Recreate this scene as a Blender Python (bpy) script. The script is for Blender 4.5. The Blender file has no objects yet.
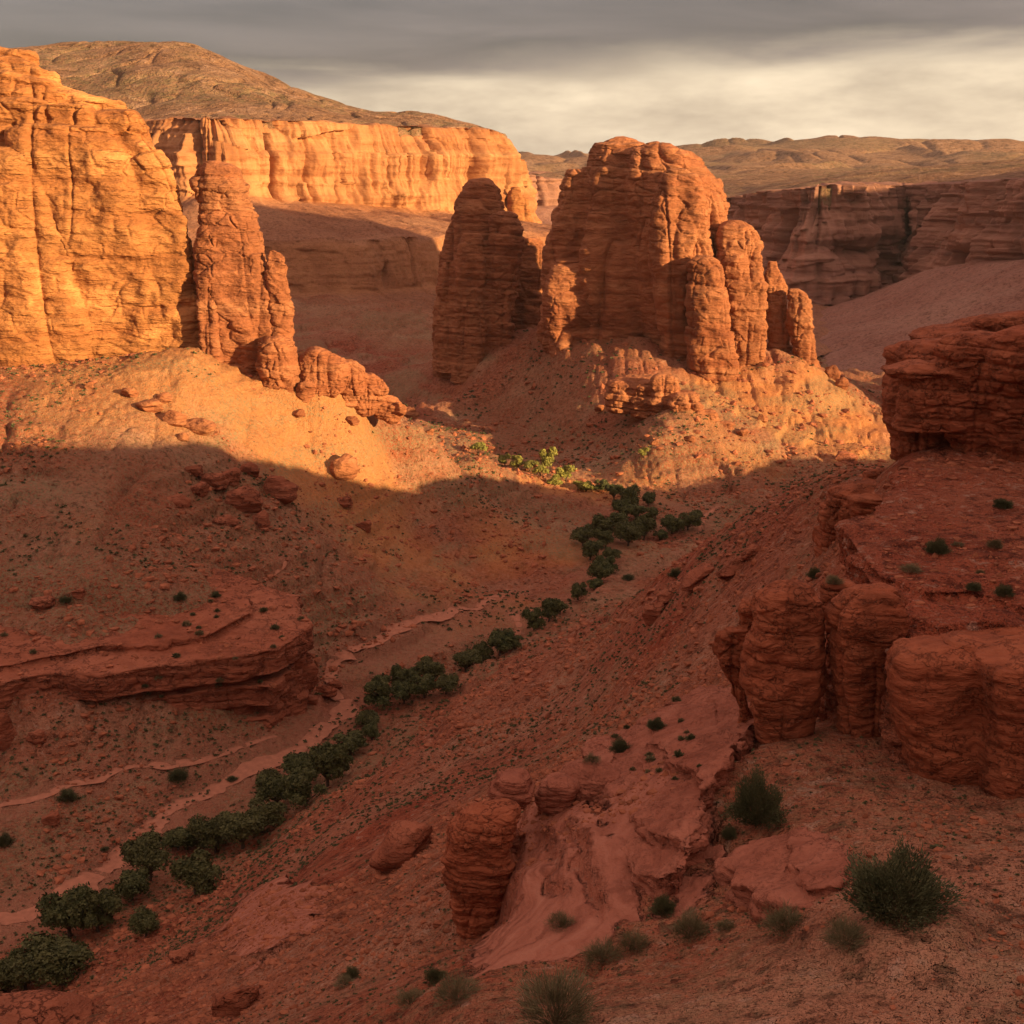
import bpy, math, random
import numpy as np
from mathutils import Vector
sc = bpy.context.scene
R = math.radians
C = sc.collection
# ------------------------------------------------------------------ camera
F_PX, HORIZON = 1300.0, 170.0
PITCH = math.atan((512 - HORIZON) / F_PX)
cd = bpy.data.cameras.new('camera'); cam = bpy.data.objects.new('camera', cd); C.objects.link(cam)
cd.lens = F_PX / 1024 * 36; cd.sensor_width = 36; cd.clip_start = 0.5; cd.clip_end = 30000
cam.location = (0, 0, 0); cam.rotation_euler = (math.pi / 2 - PITCH, 0, 0)
sc.camera = cam
# ------------------------------------------------------------------ sun and sky
SUN_EL, SUN_AZ = R(12.5), R(34)          # azimuth: degrees behind the +X axis
sun_dir = Vector((math.cos(SUN_EL) * math.cos(SUN_AZ), -math.cos(SUN_EL) * math.sin(SUN_AZ), math.sin(SUN_EL)))
sd = bpy.data.lights.new('sun', 'SUN'); sd.energy = 5.0; sd.angle = R(0.55); sd.color = (1.0, 0.73, 0.37)
sun = bpy.data.objects.new('sun', sd); C.objects.link(sun); sun.location = (200, -60, 120)
sun.rotation_euler = sun_dir.to_track_quat('Z', 'Y').to_euler()
sc.view_settings.view_transform = 'Standard'; sc.view_settings.look = 'None'
sc.view_settings.exposure = 1.2; sc.view_settings.gamma = 1.0
sc.view_settings.use_curve_mapping = False
wd = bpy.data.worlds.new('World'); sc.world = wd; wd.use_nodes = True
def world_nodes():
    nt = wd.node_tree; nt.nodes.clear(); N, L = nt.nodes.new, nt.links.new
    out = N('ShaderNodeOutputWorld'); bg = N('ShaderNodeBackground'); bg2 = N('ShaderNodeBackground'); mx = N('ShaderNodeMixShader')
    sky = N('ShaderNodeTexSky'); sky.sky_type = 'NISHITA'; sky.sun_disc = False
    sky.sun_elevation = SUN_EL; sky.sun_rotation = math.pi / 2 + SUN_AZ; sky.dust_density = 3.0
    L(sky.outputs[0], bg.inputs[0]); bg.inputs[1].default_value = 0.12
    tc = N('ShaderNodeTexCoord'); sp = N('ShaderNodeSeparateXYZ'); L(tc.outputs['Generated'], sp.inputs[0])
    def M(op, a, b=None, c=None):
        m = N('ShaderNodeMath'); m.operation = op
        for i, v in enumerate((a, b, c)):
            if v is None: continue
            if isinstance(v, (int, float)): m.inputs[i].default_value = v
            else: L(v, m.inputs[i])
        return m.outputs[0]
    # cloud deck: project the view direction onto a flat layer overhead
    z = sp.outputs[2]; zz = M('MAXIMUM', z, 0.0); den = M('ADD', zz, 0.045)
    cb = N('ShaderNodeCombineXYZ'); L(M('DIVIDE', sp.outputs[0], den), cb.inputs[0]); L(M('DIVIDE', sp.outputs[1], den), cb.inputs[1])
    n1 = N('ShaderNodeTexNoise'); n1.inputs['Scale'].default_value = 0.55; n1.inputs['Detail'].default_value = 7; n1.inputs['Roughness'].default_value = .55
    n1.inputs['Distortion'].default_value = .4
    L(cb.outputs[0], n1.inputs['Vector'])
    # streaks near the skyline
    cs = N('ShaderNodeCombineXYZ'); L(M('MULTIPLY', sp.outputs[0], 7.0), cs.inputs[0]); L(M('MULTIPLY', sp.outputs[1], 7.0), cs.inputs[1]); L(M('MULTIPLY', z, 24.0), cs.inputs[2])
    n2 = N('ShaderNodeTexNoise'); n2.inputs['Scale'].default_value = 1.0; n2.inputs['Detail'].default_value = 6; n2.inputs['Roughness'].default_value = .6
    L(cs.outputs[0], n2.inputs['Vector'])
    # cloud base elevation
    e = M('ADD', z, M('MULTIPLY', M('SUBTRACT', n1.outputs[0], 0.5), 0.05))
    e = M('ADD', e, M('MULTIPLY', M('SUBTRACT', n2.outputs[0], 0.5), 0.035))
    e = M('SUBTRACT', e, M('MULTIPLY', sp.outputs[0], 0.055))
    mr = N('ShaderNodeMapRange'); mr.interpolation_type = 'SMOOTHSTEP'; L(e, mr.inputs[0]); mr.inputs[1].default_value = 0.050; mr.inputs[2].default_value = 0.086
    dark = N('ShaderNodeValToRGB'); L(n1.outputs[0], dark.inputs[0])
    dark.color_ramp.elements[0].position = .35; dark.color_ramp.elements[0].color = (.050, .040, .042, 1)
    dark.color_ramp.elements[1].position = .72; dark.color_ramp.elements[1].color = (.115, .090, .086, 1)
    pale = N('ShaderNodeValToRGB'); L(n2.outputs[0], pale.inputs[0])
    pale.color_ramp.elements[0].position = .3; pale.color_ramp.elements[0].color = (.23, .18, .135, 1)
    pale.color_ramp.elements[1].position = .7; pale.color_ramp.elements[1].color = (.52, .42, .30, 1)
    up = N('ShaderNodeMapRange'); up.interpolation_type = 'SMOOTHSTEP'; L(z, up.inputs[0]); up.inputs[1].default_value = .14; up.inputs[2].default_value = .55; up.inputs[3].default_value = 1.0; up.inputs[4].default_value = 4.8
    thin = N('ShaderNodeVectorMath'); thin.operation = 'SCALE'; L(dark.outputs[0], thin.inputs[0]); L(up.outputs[0], thin.inputs[3])   # the deck is thinner and brighter overhead
    wm = N('ShaderNodeMix'); wm.data_type = 'RGBA'; wm.blend_type = 'MULTIPLY'; wf_ = N('ShaderNodeMapRange'); L(z, wf_.inputs[0]); wf_.inputs[1].default_value = .14; wf_.inputs[2].default_value = .4
    L(wf_.outputs[0], wm.inputs[0]); L(thin.outputs[0], wm.inputs[6]); wm.inputs[7].default_value = (1.04, .91, .82, 1); thin = wm
    mc = N('ShaderNodeMix'); mc.data_type = 'RGBA'; L(mr.outputs[0], mc.inputs[0]); L(pale.outputs[0], mc.inputs[6]); L(thin.outputs[2], mc.inputs[7])
    L(mc.outputs[2], bg2.inputs[0]); bg2.inputs[1].default_value = 1.0
    mx.inputs[0].default_value = 0.9; L(bg.outputs[0], mx.inputs[1]); L(bg2.outputs[0], mx.inputs[2]); L(mx.outputs[0], out.inputs[0])
world_nodes()

# ------------------------------------------------------------------ helpers
rs = np.random.RandomState(7); random.seed(7)
cp, spt = math.cos(PITCH), math.sin(PITCH)
def slope(py):
    return ((512 - py) * cp - F_PX * spt) / (F_PX * cp + (512 - py) * spt)
def P(px, py, Y):
    """a point Y metres ahead of the camera seen at a pixel"""
    return ((px - 512) / (F_PX * cp + (512 - py) * spt) * Y, Y, slope(py) * Y)
def _hash(ix, iy, iz, s):
    h = (ix * 73856093) ^ (iy * 19349663) ^ (iz * 83492791) ^ (s * 2654435)
    h = (h ^ (h >> 13)) * 1274126177
    h = h & 0x7fffffff
    return ((h ^ (h >> 16)) & 0xffff).astype(np.float32) / 32767.5 - 1
def noise(x, y, z, s=0):
    """vectorised value noise in -1..1"""
    x, y, z = (np.asarray(a, dtype=np.float64) for a in np.broadcast_arrays(x, y, z))
    xi, yi, zi = np.floor(x), np.floor(y), np.floor(z)
    fx, fy, fz = (x - xi).astype(np.float32), (y - yi).astype(np.float32), (z - zi).astype(np.float32)
    xi, yi, zi = xi.astype(np.int64), yi.astype(np.int64), zi.astype(np.int64)
    fx, fy, fz = (f * f * f * (f * (f * 6 - 15) + 10) for f in (fx, fy, fz))
    o = 0
    for dx in (0, 1):
        wx = fx if dx else 1 - fx
        for dy in (0, 1):
            wy = fy if dy else 1 - fy
            for dz in (0, 1):
                wz = fz if dz else 1 - fz
                o = o + wx * wy * wz * _hash(xi + dx, yi + dy, zi + dz, s)
    return o
def fbm(x, y, z, oct=4, s=0, g=.5):
    o, a, f = 0, 1.0, 1.0
    for k in range(oct):
        o = o + a * noise(x * f + 17.3 * k, y * f - 9.1 * k, z * f + 5.7 * k, s + k); a *= g; f *= 2.03
    return o
def sstep(a, b, x):
    t = np.clip((x - a) / (b - a), 0, 1); return t * t * (3 - 2 * t)
def mesh_from(name, V, Fq, smooth=True, tris=None):
    V = np.asarray(V, dtype=np.float32); me = bpy.data.meshes.new(name)
    nq = 0 if Fq is None else len(Fq); ntr = 0 if tris is None else len(tris)
    me.vertices.add(len(V)); me.vertices.foreach_set('co', V.ravel())
    loops = np.concatenate([np.asarray(a, dtype=np.int32).ravel() for a in (Fq, tris) if a is not None])
    me.loops.add(len(loops)); me.loops.foreach_set('vertex_index', loops)
    me.polygons.add(nq + ntr)
    st = np.concatenate([np.arange(nq) * 4, nq * 4 + np.arange(ntr) * 3]).astype(np.int32)
    me.polygons.foreach_set('loop_start', st)
    me.polygons.foreach_set('use_smooth', np.full(nq + ntr, smooth))
    me.update(calc_edges=True); me.validate()
    return me
def link(name, me, mat, parent=None, label=None, cat=None, group=None, kind=None):
    o = bpy.data.objects.new(name, me); C.objects.link(o)
    if mat and not me.materials: me.materials.append(mat)
    if parent: o.parent = parent
    tag(o, label, cat, group, kind); return o
def tag(o, label=None, cat=None, group=None, kind=None):
    if label: o['label'] = label
    if cat: o['category'] = cat
    if group: o['group'] = group
    if kind: o['kind'] = kind
def verts_of(me):
    a = np.empty(len(me.vertices) * 3, dtype=np.float32); me.vertices.foreach_get('co', a); return a.reshape(-1, 3)
def norms_of(me):
    a = np.empty(len(me.vertices) * 3, dtype=np.float32); me.vertices.foreach_get('normal', a); return a.reshape(-1, 3)
def grid_faces(nr, nc, wrap=False):
    i = np.arange(nr - 1)[:, None]; j = np.arange(nc if wrap else nc - 1)[None, :]; j2 = (j + 1) % nc
    a = i * nc + j; b = i * nc + j2; c = (i + 1) * nc + j2; d = (i + 1) * nc + j
    return np.stack([a, b, c, d], -1).reshape(-1, 4)

# ------------------------------------------------------------------ materials
class Mat:
    def __init__(s, name):
        s.m = bpy.data.materials.new(name); s.m.use_nodes = True; s.nt = s.m.node_tree
        s.b = s.nt.nodes['Principled BSDF']; s.b.inputs['Roughness'].default_value = .95
        s.b.inputs['Specular IOR Level'].default_value = .15
        s.g = s.nt.nodes.new('ShaderNodeNewGeometry')
    def N(s, t): return s.nt.nodes.new(t)
    def L(s, a, b): s.nt.links.new(a, b)
    def scaled(s, sx, sy, sz):
        v = s.N('ShaderNodeVectorMath'); v.operation = 'MULTIPLY'; s.L(s.g.outputs['Position'], v.inputs[0]); v.inputs[1].default_value = (sx, sy, sz); return v.outputs[0]
    def noise(s, vec, scale=1, det=4, rough=.55, dist=0):
        n = s.N('ShaderNodeTexNoise'); s.L(vec, n.inputs['Vector']); n.inputs['Scale'].default_value = scale
        n.inputs['Detail'].default_value = det; n.inputs['Roughness'].default_value = rough; n.inputs['Distortion'].default_value = dist; return n.outputs[0]
    def ramp(s, fac, stops):
        r = s.N('ShaderNodeValToRGB'); s.L(fac, r.inputs[0]); e = r.color_ramp.elements
        while len(e) < len(stops): e.new(.5)
        for k, (p, c) in enumerate(stops): e[k].position = p; e[k].color = (*c, 1) if not isinstance(c, float) else (c, c, c, 1)
        return r.outputs[0]
    def mix(s, fac, a, b, mode='MIX'):
        m = s.N('ShaderNodeMix'); m.data_type = 'RGBA'; m.blend_type = mode
        for k, v in ((0, fac), (6, a), (7, b)):
            if isinstance(v, (int, float)): m.inputs[k].default_value = v
            elif isinstance(v, tuple): m.inputs[k].default_value = (*v, 1)
            else: s.L(v, m.inputs[k])
        return m.outputs[2]
    def math(s, op, a, b):
        m = s.N('ShaderNodeMath'); m.operation = op
        for k, v in enumerate((a, b)):
            if isinstance(v, (int, float)): m.inputs[k].default_value = v
            else: s.L(v, m.inputs[k])
        return m.outputs[0]
    def attr(s, n):
        a = s.N('ShaderNodeAttribute'); a.attribute_name = n; return a.outputs['Fac']
    def bump(s, h, dist, strength=1.0, prev=None):
        b = s.N('ShaderNodeBump'); s.L(h, b.inputs['Height']); b.inputs['Distance'].default_value = dist; b.inputs['Strength'].default_value = strength
        if prev is not None: s.L(prev, b.inputs['Normal'])
        return b.outputs[0]
    def done(s, col, nrm=None):
        s.L(col, s.b.inputs['Base Color'])
        if nrm is not None: s.L(nrm, s.b.inputs['Normal'])
        return s.m
def rock_mat(name, c_dark, c_mid, c_light, scale, streak=.5, pale=0.0, bb=.8, ck=.7):
    """banded sandstone; scale = metres of one fine detail"""
    m = Mat(name); k = 1.0 / scale
    warp = m.noise(m.scaled(k * .05, k * .05, k * .05), 1, 2)
    band = m.noise(m.scaled(k * .03, k * .03, k * .55), 1, 6, .62, .25)
    fine = m.noise(m.scaled(k * .5, k * .5, k * 1.6), 1, 5, .6)
    big = m.noise(m.scaled(k * .04, k * .04, k * .06), 1, 3, .5)
    col = m.ramp(band, [(.30, c_dark), (.48, c_mid), (.70, c_light)])
    col = m.mix(m.ramp(big, [(.35, 0.0), (.7, .55)]), col, c_light)
    # desert varnish running down the faces
    st = m.noise(m.scaled(k * .22, k * .22, k * .022), 1, 4, .55)
    col = m.mix(m.math('MULTIPLY', m.ramp(st, [(.50, 0.0), (.72, 1.0)]), streak), col, tuple(c * .5 for c in c_dark))
    if pale: col = m.mix(m.math('MULTIPLY', m.ramp(m.noise(m.scaled(k * .09, k * .09, k * .12), 1, 5, .65, .6), [(.56, 0.0), (.64, 1.0)]), pale), col, tuple(min(1, c * 1.9) for c in c_light))
    col = m.mix(m.ramp(fine, [(.25, .75), (.6, 0.0)]), col, m.mix(1.0, col, (.55, .5, .48), 'MULTIPLY'))
    wv = m.N('ShaderNodeVectorMath'); wv.operation = 'ADD'; nz = m.N('ShaderNodeTexNoise'); m.L(m.scaled(k * .3, k * .3, k * .3), nz.inputs['Vector']); nz.inputs['Detail'].default_value = 3
    m.L(m.scaled(k * .22, k * .22, k * .50), wv.inputs[0]); m.L(nz.outputs['Color'], wv.inputs[1])
    vo = m.N('ShaderNodeTexVoronoi'); vo.feature = 'DISTANCE_TO_EDGE'; vo.inputs['Scale'].default_value = 1.0; m.L(wv.outputs[0], vo.inputs['Vector'])
    crk = m.ramp(vo.outputs['Distance'], [(0.0, 0.0), (.045, 1.0)]); pt = m.ramp(big, [(.42, 0.15), (.6, 1.0)])
    col = m.mix(m.math('MULTIPLY', m.math('SUBTRACT', 1.0, crk), m.math('MULTIPLY', pt, ck)), col, m.mix(1.0, col, (.25, .2, .18), 'MULTIPLY'))
    n = m.bump(band, scale * .9, bb); n = m.bump(fine, scale * .75, 1.0, n); n = m.bump(m.math('MULTIPLY', crk, pt), scale * .5, .9 * ck + .001, n)
    return m.done(col, n)
def ground_mat(name, scale, c1, c2, c3, green=(.12, .10, .05)):
    m = Mat(name); k = 1.0 / scale
    pos = m.scaled(1, 1, 1)
    big = m.noise(m.scaled(.03, .03, .06), 1, 5, .6, .5)
    mid = m.noise(m.scaled(.35, .35, .35), 1, 5, .65)
    gr = m.noise(m.scaled(k, k, k), 1, 3, .7)
    col = m.ramp(big, [(.36, c1), (.52, c2), (.66, c3)])
    col = m.mix(m.ramp(mid, [(.38, .5), (.62, 0.0)]), col, m.mix(1.0, col, (.62, .56, .55), 'MULTIPLY'))
    sp1 = m.noise(m.scaled(k * .27, k * .27, k * .27), 1, 4, .75); sp2 = m.noise(m.scaled(k * .1, k * .1, k * .1), 1, 3, .8)
    col = m.mix(m.ramp(sp1, [(.38, .9), (.47, 0.0)]), col, m.mix(1.0, col, (.36, .32, .30), 'MULTIPLY'))  # dark specks for stones and scrub, pebble shadows painted in with them
    col = m.mix(m.ramp(sp1, [(.57, 0.0), (.66, .6)]), col, (.47, .27, .18))
    col = m.mix(m.ramp(sp2, [(.36, .6), (.44, 0.0)]), col, m.mix(1.0, col, (.5, .46, .42), 'MULTIPLY'))
    col = m.mix(m.ramp(gr, [(.62, 0.0), (.74, .55)]), col, (.40, .22, .145))
    col = m.mix(m.ramp(gr, [(.26, .65), (.40, 0.0)]), col, m.mix(1.0, col, (.4, .36, .36), 'MULTIPLY'))
    col = m.mix(m.math('MULTIPLY', m.attr('sun_tint'), m.ramp(mid, [(.3, .95), (.7, .6)])), col, m.mix(sp1, (.50, .165, .048), (.64, .28, .095)))  # ochre tint brightens the sunlit slope and mound: sunlight put into the soil colour
    # thin dry grass and bare slickrock, from masks stored on the sheet
    sp_ = m.ramp(m.noise(m.scaled(k * .6, k * .6, k * .6), 1, 4, .7), [(.42, 0.0), (.58, 1.0)])
    col = m.mix(m.math('MULTIPLY', m.attr('green'), sp_), col, green)
    rb = m.noise(m.scaled(.25, .25, 4.5), 1, 5, .6, .3)
    rock = m.ramp(rb, [(.32, (.20, .062, .034)), (.5, (.34, .115, .066)), (.7, (.41, .158, .095))])
    col = m.mix(m.attr('rock'), col, rock)
    col = m.mix(m.math('MULTIPLY', m.attr('dust'), m.ramp(mid, [(.3, 1.0), (.75, .55)])), col, (.38, .15, .085))
    sf = m.math('SUBTRACT', 1.0, m.math('MULTIPLY', m.attr('rock'), .75))
    nn = m.bump(m.math('MULTIPLY', mid, sf), 1.0, .75); nn = m.bump(m.math('MULTIPLY', sp1, sf), scale * 2.8, 1.0, nn); nn = m.bump(m.math('MULTIPLY', gr, sf), scale * 1.1, 1.0, nn); nn = m.bump(rb, scale * .25, .5, nn)
    return m.done(col, nn)
def plain(name, col, rough=.9, var=.3, sc_=2.0):
    m = Mat(name); n = m.noise(m.scaled(sc_, sc_, sc_), 1, 4, .6)
    m.b.inputs['Roughness'].default_value = rough
    return m.done(m.ramp(n, [(.3, tuple(c * (1 - var) for c in col)), (.7, tuple(min(1, c * (1 + var)) for c in col))]))
M_ground = ground_mat('red_ground', .28, (.34, .080, .035), (.38, .13, .066), (.44, .205, .115), (.25, .20, .10))
M_cliff = rock_mat('cliff_rock', (.25, .068, .022), (.37, .135, .042), (.44, .19, .066), 3.0, .45, .55, ck=.0)
M_butte = rock_mat('butte_rock', (.20, .055, .022), (.34, .115, .048), (.42, .17, .076), 2.4, .45, ck=.28)
M_far = rock_mat('far_rock', (.24, .11, .07), (.38, .19, .12), (.48, .26, .16), 9.0, .35, .3)
M_near = rock_mat('near_rock', (.16, .04, .016), (.33, .085, .036), (.40, .125, .056), .42, .55, bb=.4)
M_slick = rock_mat('slickrock', (.23, .064, .033), (.34, .108, .060), (.41, .15, .088), .4, .15, ck=.5)
M_ledge = rock_mat('ledge_rock', (.17, .045, .020), (.32, .092, .044), (.39, .135, .07), 1.1, .3)
M_hill = ground_mat('hill_soil', 3.0, (.27, .13, .065), (.32, .165, .088), (.38, .21, .12), (.19, .14, .065))
M_path = plain('pale_dust', (.37, .145, .082), .95, .18, 1.2)
M_stone = plain('loose_stone', (.29, .095, .045), .95, .45, .9)
M_bark = plain('bark', (.09, .06, .04))
M_twig = plain('twig', (.16, .11, .06))
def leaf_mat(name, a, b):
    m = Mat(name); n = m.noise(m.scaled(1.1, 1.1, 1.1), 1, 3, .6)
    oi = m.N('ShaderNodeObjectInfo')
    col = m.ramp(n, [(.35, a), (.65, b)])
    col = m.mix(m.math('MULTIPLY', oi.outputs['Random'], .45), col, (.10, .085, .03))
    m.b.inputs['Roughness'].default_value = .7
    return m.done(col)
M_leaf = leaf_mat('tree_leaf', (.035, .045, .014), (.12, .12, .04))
M_leaf_lit = leaf_mat('tree_leaf_sunlit', (.15, .145, .03), (.32, .27, .06))  # brighter copy of the leaf for trees in sun, sunlight put into its colour
M_shrub = leaf_mat('shrub_leaf', (.05, .06, .025), (.13, .125, .055))
M_dry = leaf_mat('dry_leaf', (.11, .09, .04), (.22, .18, .09))
# ------------------------------------------------------------------ ground height
CP = []   # control points: seen at a pixel at a given distance, or given directly
def c(px, py, Y): CP.append(P(px, py, Y))
for t in [(1000,1000,27),(550,1000,33),(900,900,33),(1000,850,38),(1000,800,43),(960,816,43.5),(1024,818,43),(900,796,45),(870,768,48.2),(790,757,49.5),
    (900,450,85),(1000,490,76),(1024,470,80),(850,455,110),(820,478,125),(790,497,137),(760,518,150),(725,545,160),(690,570,168),(640,592,185),
    (860,478,96),(845,500,100),(800,560,92),(600,700,110),(500,750,115),(450,710,160),(650,650,110),(700,700,75),(740,735,58),
    (600,760,65),(640,720,72),(550,800,62),(400,800,105),(300,850,110),(400,870,75),(380,950,52),(300,900,80),(250,1000,55),
    (480,938,49),(300,1020,42),(50,1022,66),(150,960,95),(500,870,53),(450,960,43),(600,960,37),(700,940,36),(700,860,43),
    (600,870,45),(650,800,50),(750,800,46.5),(850,850,39.5),(550,690,135),(600,630,165),(540,650,175),(700,640,95),(760,620,85),
    (430,740,130),(350,790,130),(260,870,115),(200,930,100),(740,860,41),(560,920,41.5)]: c(*t)
for t in [(90,905,136),(190,850,150),(280,780,170),(360,700,200),(450,670,215),(540,620,241),(600,575,270),(620,530,305),(690,525,309),
    (570,480,359),(540,465,378),(480,455,398),(640,505,330),(0,990,118),(60,950,125)]: c(*t)
for t in [(0,920,134),(100,800,160),(0,860,146),(0,760,164),(150,740,172),(250,712,184),(320,692,200),(0,700,174),(310,640,214),(0,650,185),(150,600,194),(60,605,192),(240,610,200),
    (100,545,212),(0,560,205),(200,560,218),(300,560,230),(350,600,226),(400,560,262),(450,620,236),(350,650,214),(500,560,280),
    (400,500,300),(500,510,318),(0,455,235),(100,455,240),(200,450,250),(300,480,268),(300,440,280),(380,470,290),(450,470,322),
    (0,390,260),(100,378,266),(200,352,277),(260,376,290),(300,353,288),(350,383,293),(400,411,301),(430,428,309),(480,453,326),(550,487,345),
    (100,500,225),(200,500,236),(0,520,214),(580,500,340),(560,530,300),(450,530,290)]: c(*t)
for t in [(440,400,480),(400,360,570),(350,330,640),(600,480,366),(700,482,362),(655,455,368),(840,462,384),(800,440,400),(700,428,386),
    (600,452,398),(650,405,412),(660,432,376),(690,408,392),(720,386,432),(560,345,470),(480,357,508),(440,370,516),(520,415,462),(570,446,415),(450,402,500),(485,432,425),(400,402,520),(545,375,468),(590,410,425),(800,367,455),(860,396,455),
    (895,424,440),(850,372,690),(880,357,740),(500,440,425),(740,520,312),(780,495,335)]: c(*t)
CP += [(-50,345,-77),(-22,350,-82),(-65,322,-66),(-85,318,-58),(-30,390,-85),(-120,330,-50),(-150,400,-60),(-100,450,-74),(650/1300*490-190,490,-58),(75,500,-60),(100,490,-64),(50,580,-82),(0,620,-88),(130,560,-88),
    (150,650,-100),(170,560,-98),(165,470,-94),(160,400,-88),
    (50,170,-50),(58,220,-64),(76,280,-79),(90,340,-85),(45,130,-38),(62,150,-36),(70,120,-20),(92,230,-68),(118,300,-80),(78,190,-54),(45,110,-27),
    (0,10,-18),(-6,20,-20),(0,-30,-14),(50,-30,4),(-50,-30,-34),(-50,20,-44),(-60,50,-52),(-90,80,-72),(-100,120,-83),(-150,120,-84),(-150,160,-80),
    (-160,200,-60),(-170,250,-42),(-200,300,-30),(20,25,-19),(40,60,-12),(28,35,-15),(46,75,-13),(52,92,-15),
    (50,45,9),(58,64,9),(64,84,8),(66,100,1),(76,123,-15),(96,144,-11),(105,167,-23),(126,230,-40),(162,250,-46),(215,306,-55),(70,20,10),(90,0,10),(80,-40,10),(120,-100,12),(120,60,2),(130,100,-14),(180,20,-4),(200,100,-24),(200,200,-50),(150,170,-32),
    (230,300,-68),(300,400,-85),(300,200,-50),(260,480,-92),(-300,300,-20),(-300,100,-75),(-300,-100,-60),(300,-100,0),(0,-200,-20),
    (-500,500,-40),(-250,500,-65),(-120,620,-78),(-60,740,-72),(0,800,-88),(60,760,-96),(130,760,-103),(230,760,-103),(220,660,-101),(400,500,-85),(500,300,-60),(600,600,-60),
    (-400,800,-60),(0,1000,-98),(200,900,-104),(400,900,-100),(0,1400,-90),(60,1900,-60),(-300,1400,-90),(500,1400,-90),(1000,1000,-60),(-1000,1000,-40),
    (0,2600,-40),(1200,2000,-60),(-1200,2000,-60),(0,5000,-40),(2500,4000,-60),(-2500,4000,-60),(0,9000,-60),(5000,7000,-60),(-5000,7000,-60),(0,-2000,-40),(3000,-1000,-40),(-3000,-1000,-40),(3000,1500,-50),(-3000,1500,-50),(0,-9000,-50)]
CP = np.array(CP)
def uv(x, y):
    yy = y + 70.0; r = np.sqrt(x * x + yy * yy) + 12
    return np.arctan2(x, yy), np.log(r) * 0.9
def tps_fit(U, V, Z, reg=1e-4):
    n = len(U); d2 = (U[:, None] - U) ** 2 + (V[:, None] - V) ** 2
    K = .5 * d2 * np.log(d2 + 1e-12); K[np.diag_indices(n)] += reg
    Pm = np.stack([np.ones(n), U, V], 1); A = np.zeros((n + 3, n + 3)); A[:n, :n] = K; A[:n, n:] = Pm; A[n:, :n] = Pm.T
    return np.linalg.solve(A, np.concatenate([Z, np.zeros(3)]))
cu, cv = uv(CP[:, 0], CP[:, 1]); W = tps_fit(cu, cv, CP[:, 2], 2e-4)
def base_z(x, y):
    x = np.asarray(x, dtype=np.float64); sh = x.shape; x = x.ravel(); y = np.asarray(y, dtype=np.float64).ravel()
    out = np.empty(len(x))
    for k in range(0, len(x), 100000):
        u, v = uv(x[k:k + 100000], y[k:k + 100000]); o = W[-3] + W[-2] * u + W[-1] * v
        u = u.astype(np.float32); v = v.astype(np.float32)
        for i in range(len(cu)):
            d2 = (u - np.float32(cu[i])) ** 2 + (v - np.float32(cv[i])) ** 2
            o = o + W[i] * .5 * d2 * np.log(d2 + 1e-12)
        out[k:k + 100000] = o
    return out.reshape(sh)
def blob(x, y, X, Y, rx, ry, rot=0):
    dx, dy = x - X, y - Y; cr, sr = math.cos(rot), math.sin(rot)
    a = (dx * cr + dy * sr) / rx; b = (-dx * sr + dy * cr) / ry; return np.exp(-(a * a + b * b))
def inside_poly(X, Y, poly):
    ins = np.zeros(X.shape, bool); n = len(poly)
    for i in range(n):
        x0, y0 = poly[i]; x1, y1 = poly[(i + 1) % n]
        cnd = ((y0 > Y) != (y1 > Y)) & (X < (x1 - x0) * (Y - y0) / (y1 - y0 + 1e-9) + x0); ins ^= cnd
    return ins
def near_line(x, y, pts):
    d = np.full(np.shape(x), 1e9)
    for (x0, y0), (x1, y1) in zip(pts[:-1], pts[1:]):
        ex, ey = x1 - x0, y1 - y0; t = np.clip(((x - x0) * ex + (y - y0) * ey) / (ex * ex + ey * ey + 1e-9), 0, 1)
        d = np.minimum(d, np.hypot(x - x0 - t * ex, y - y0 - t * ey))
    return d
def xy(px, py, Y): return P(px, py, Y)[:2]
WASH = [xy(0,935,132), xy(120,868,146), xy(215,800,163), xy(330,705,196), xy(360,665,210), xy(440,640,226), xy(530,620,240), xy(590,575,270), xy(620,530,305), xy(700,512,322), xy(640,490,350), xy(570,470,372)]
def g0(px, py):
    d = np.array(P(px, py, 1.0)); Ys = np.geomspace(20, 600, 500); f = d[2] * Ys - base_z(d[0] * Ys, Ys); i = int(np.argmax(f < 0)); return (d[0] * Ys[i], Ys[i])
SLABS = [([(515,830),(570,800),(597,850),(625,890),(650,905),(600,950),(520,965),(470,985),(500,930),(505,880)], .25), ([(585,775),(640,745),(690,710),(735,700),(760,730),(725,770),(700,800),(708,850),(715,880),(660,912),(625,890),(597,850)], .12),
    ([(222,930),(240,895),(285,877),(320,885),(330,920),(290,950),(250,972),(225,965)], .28), ([(250,920),(285,895),(315,905),(300,935),(262,950)], .24)]
SLABS = [([g0(*q) for q in s_], h) for s_, h in SLABS]
STEPS = [([(570,796),(540,812),(522,838),(512,870),(505,905),(503,935)], 1.1), ([(560,850),(575,880),(590,905),(600,930)], .3), ([(540,855),(548,890),(560,915)], .25)]
STEPS = [([g0(*q) for q in s_], h) for s_, h in STEPS]
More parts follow.
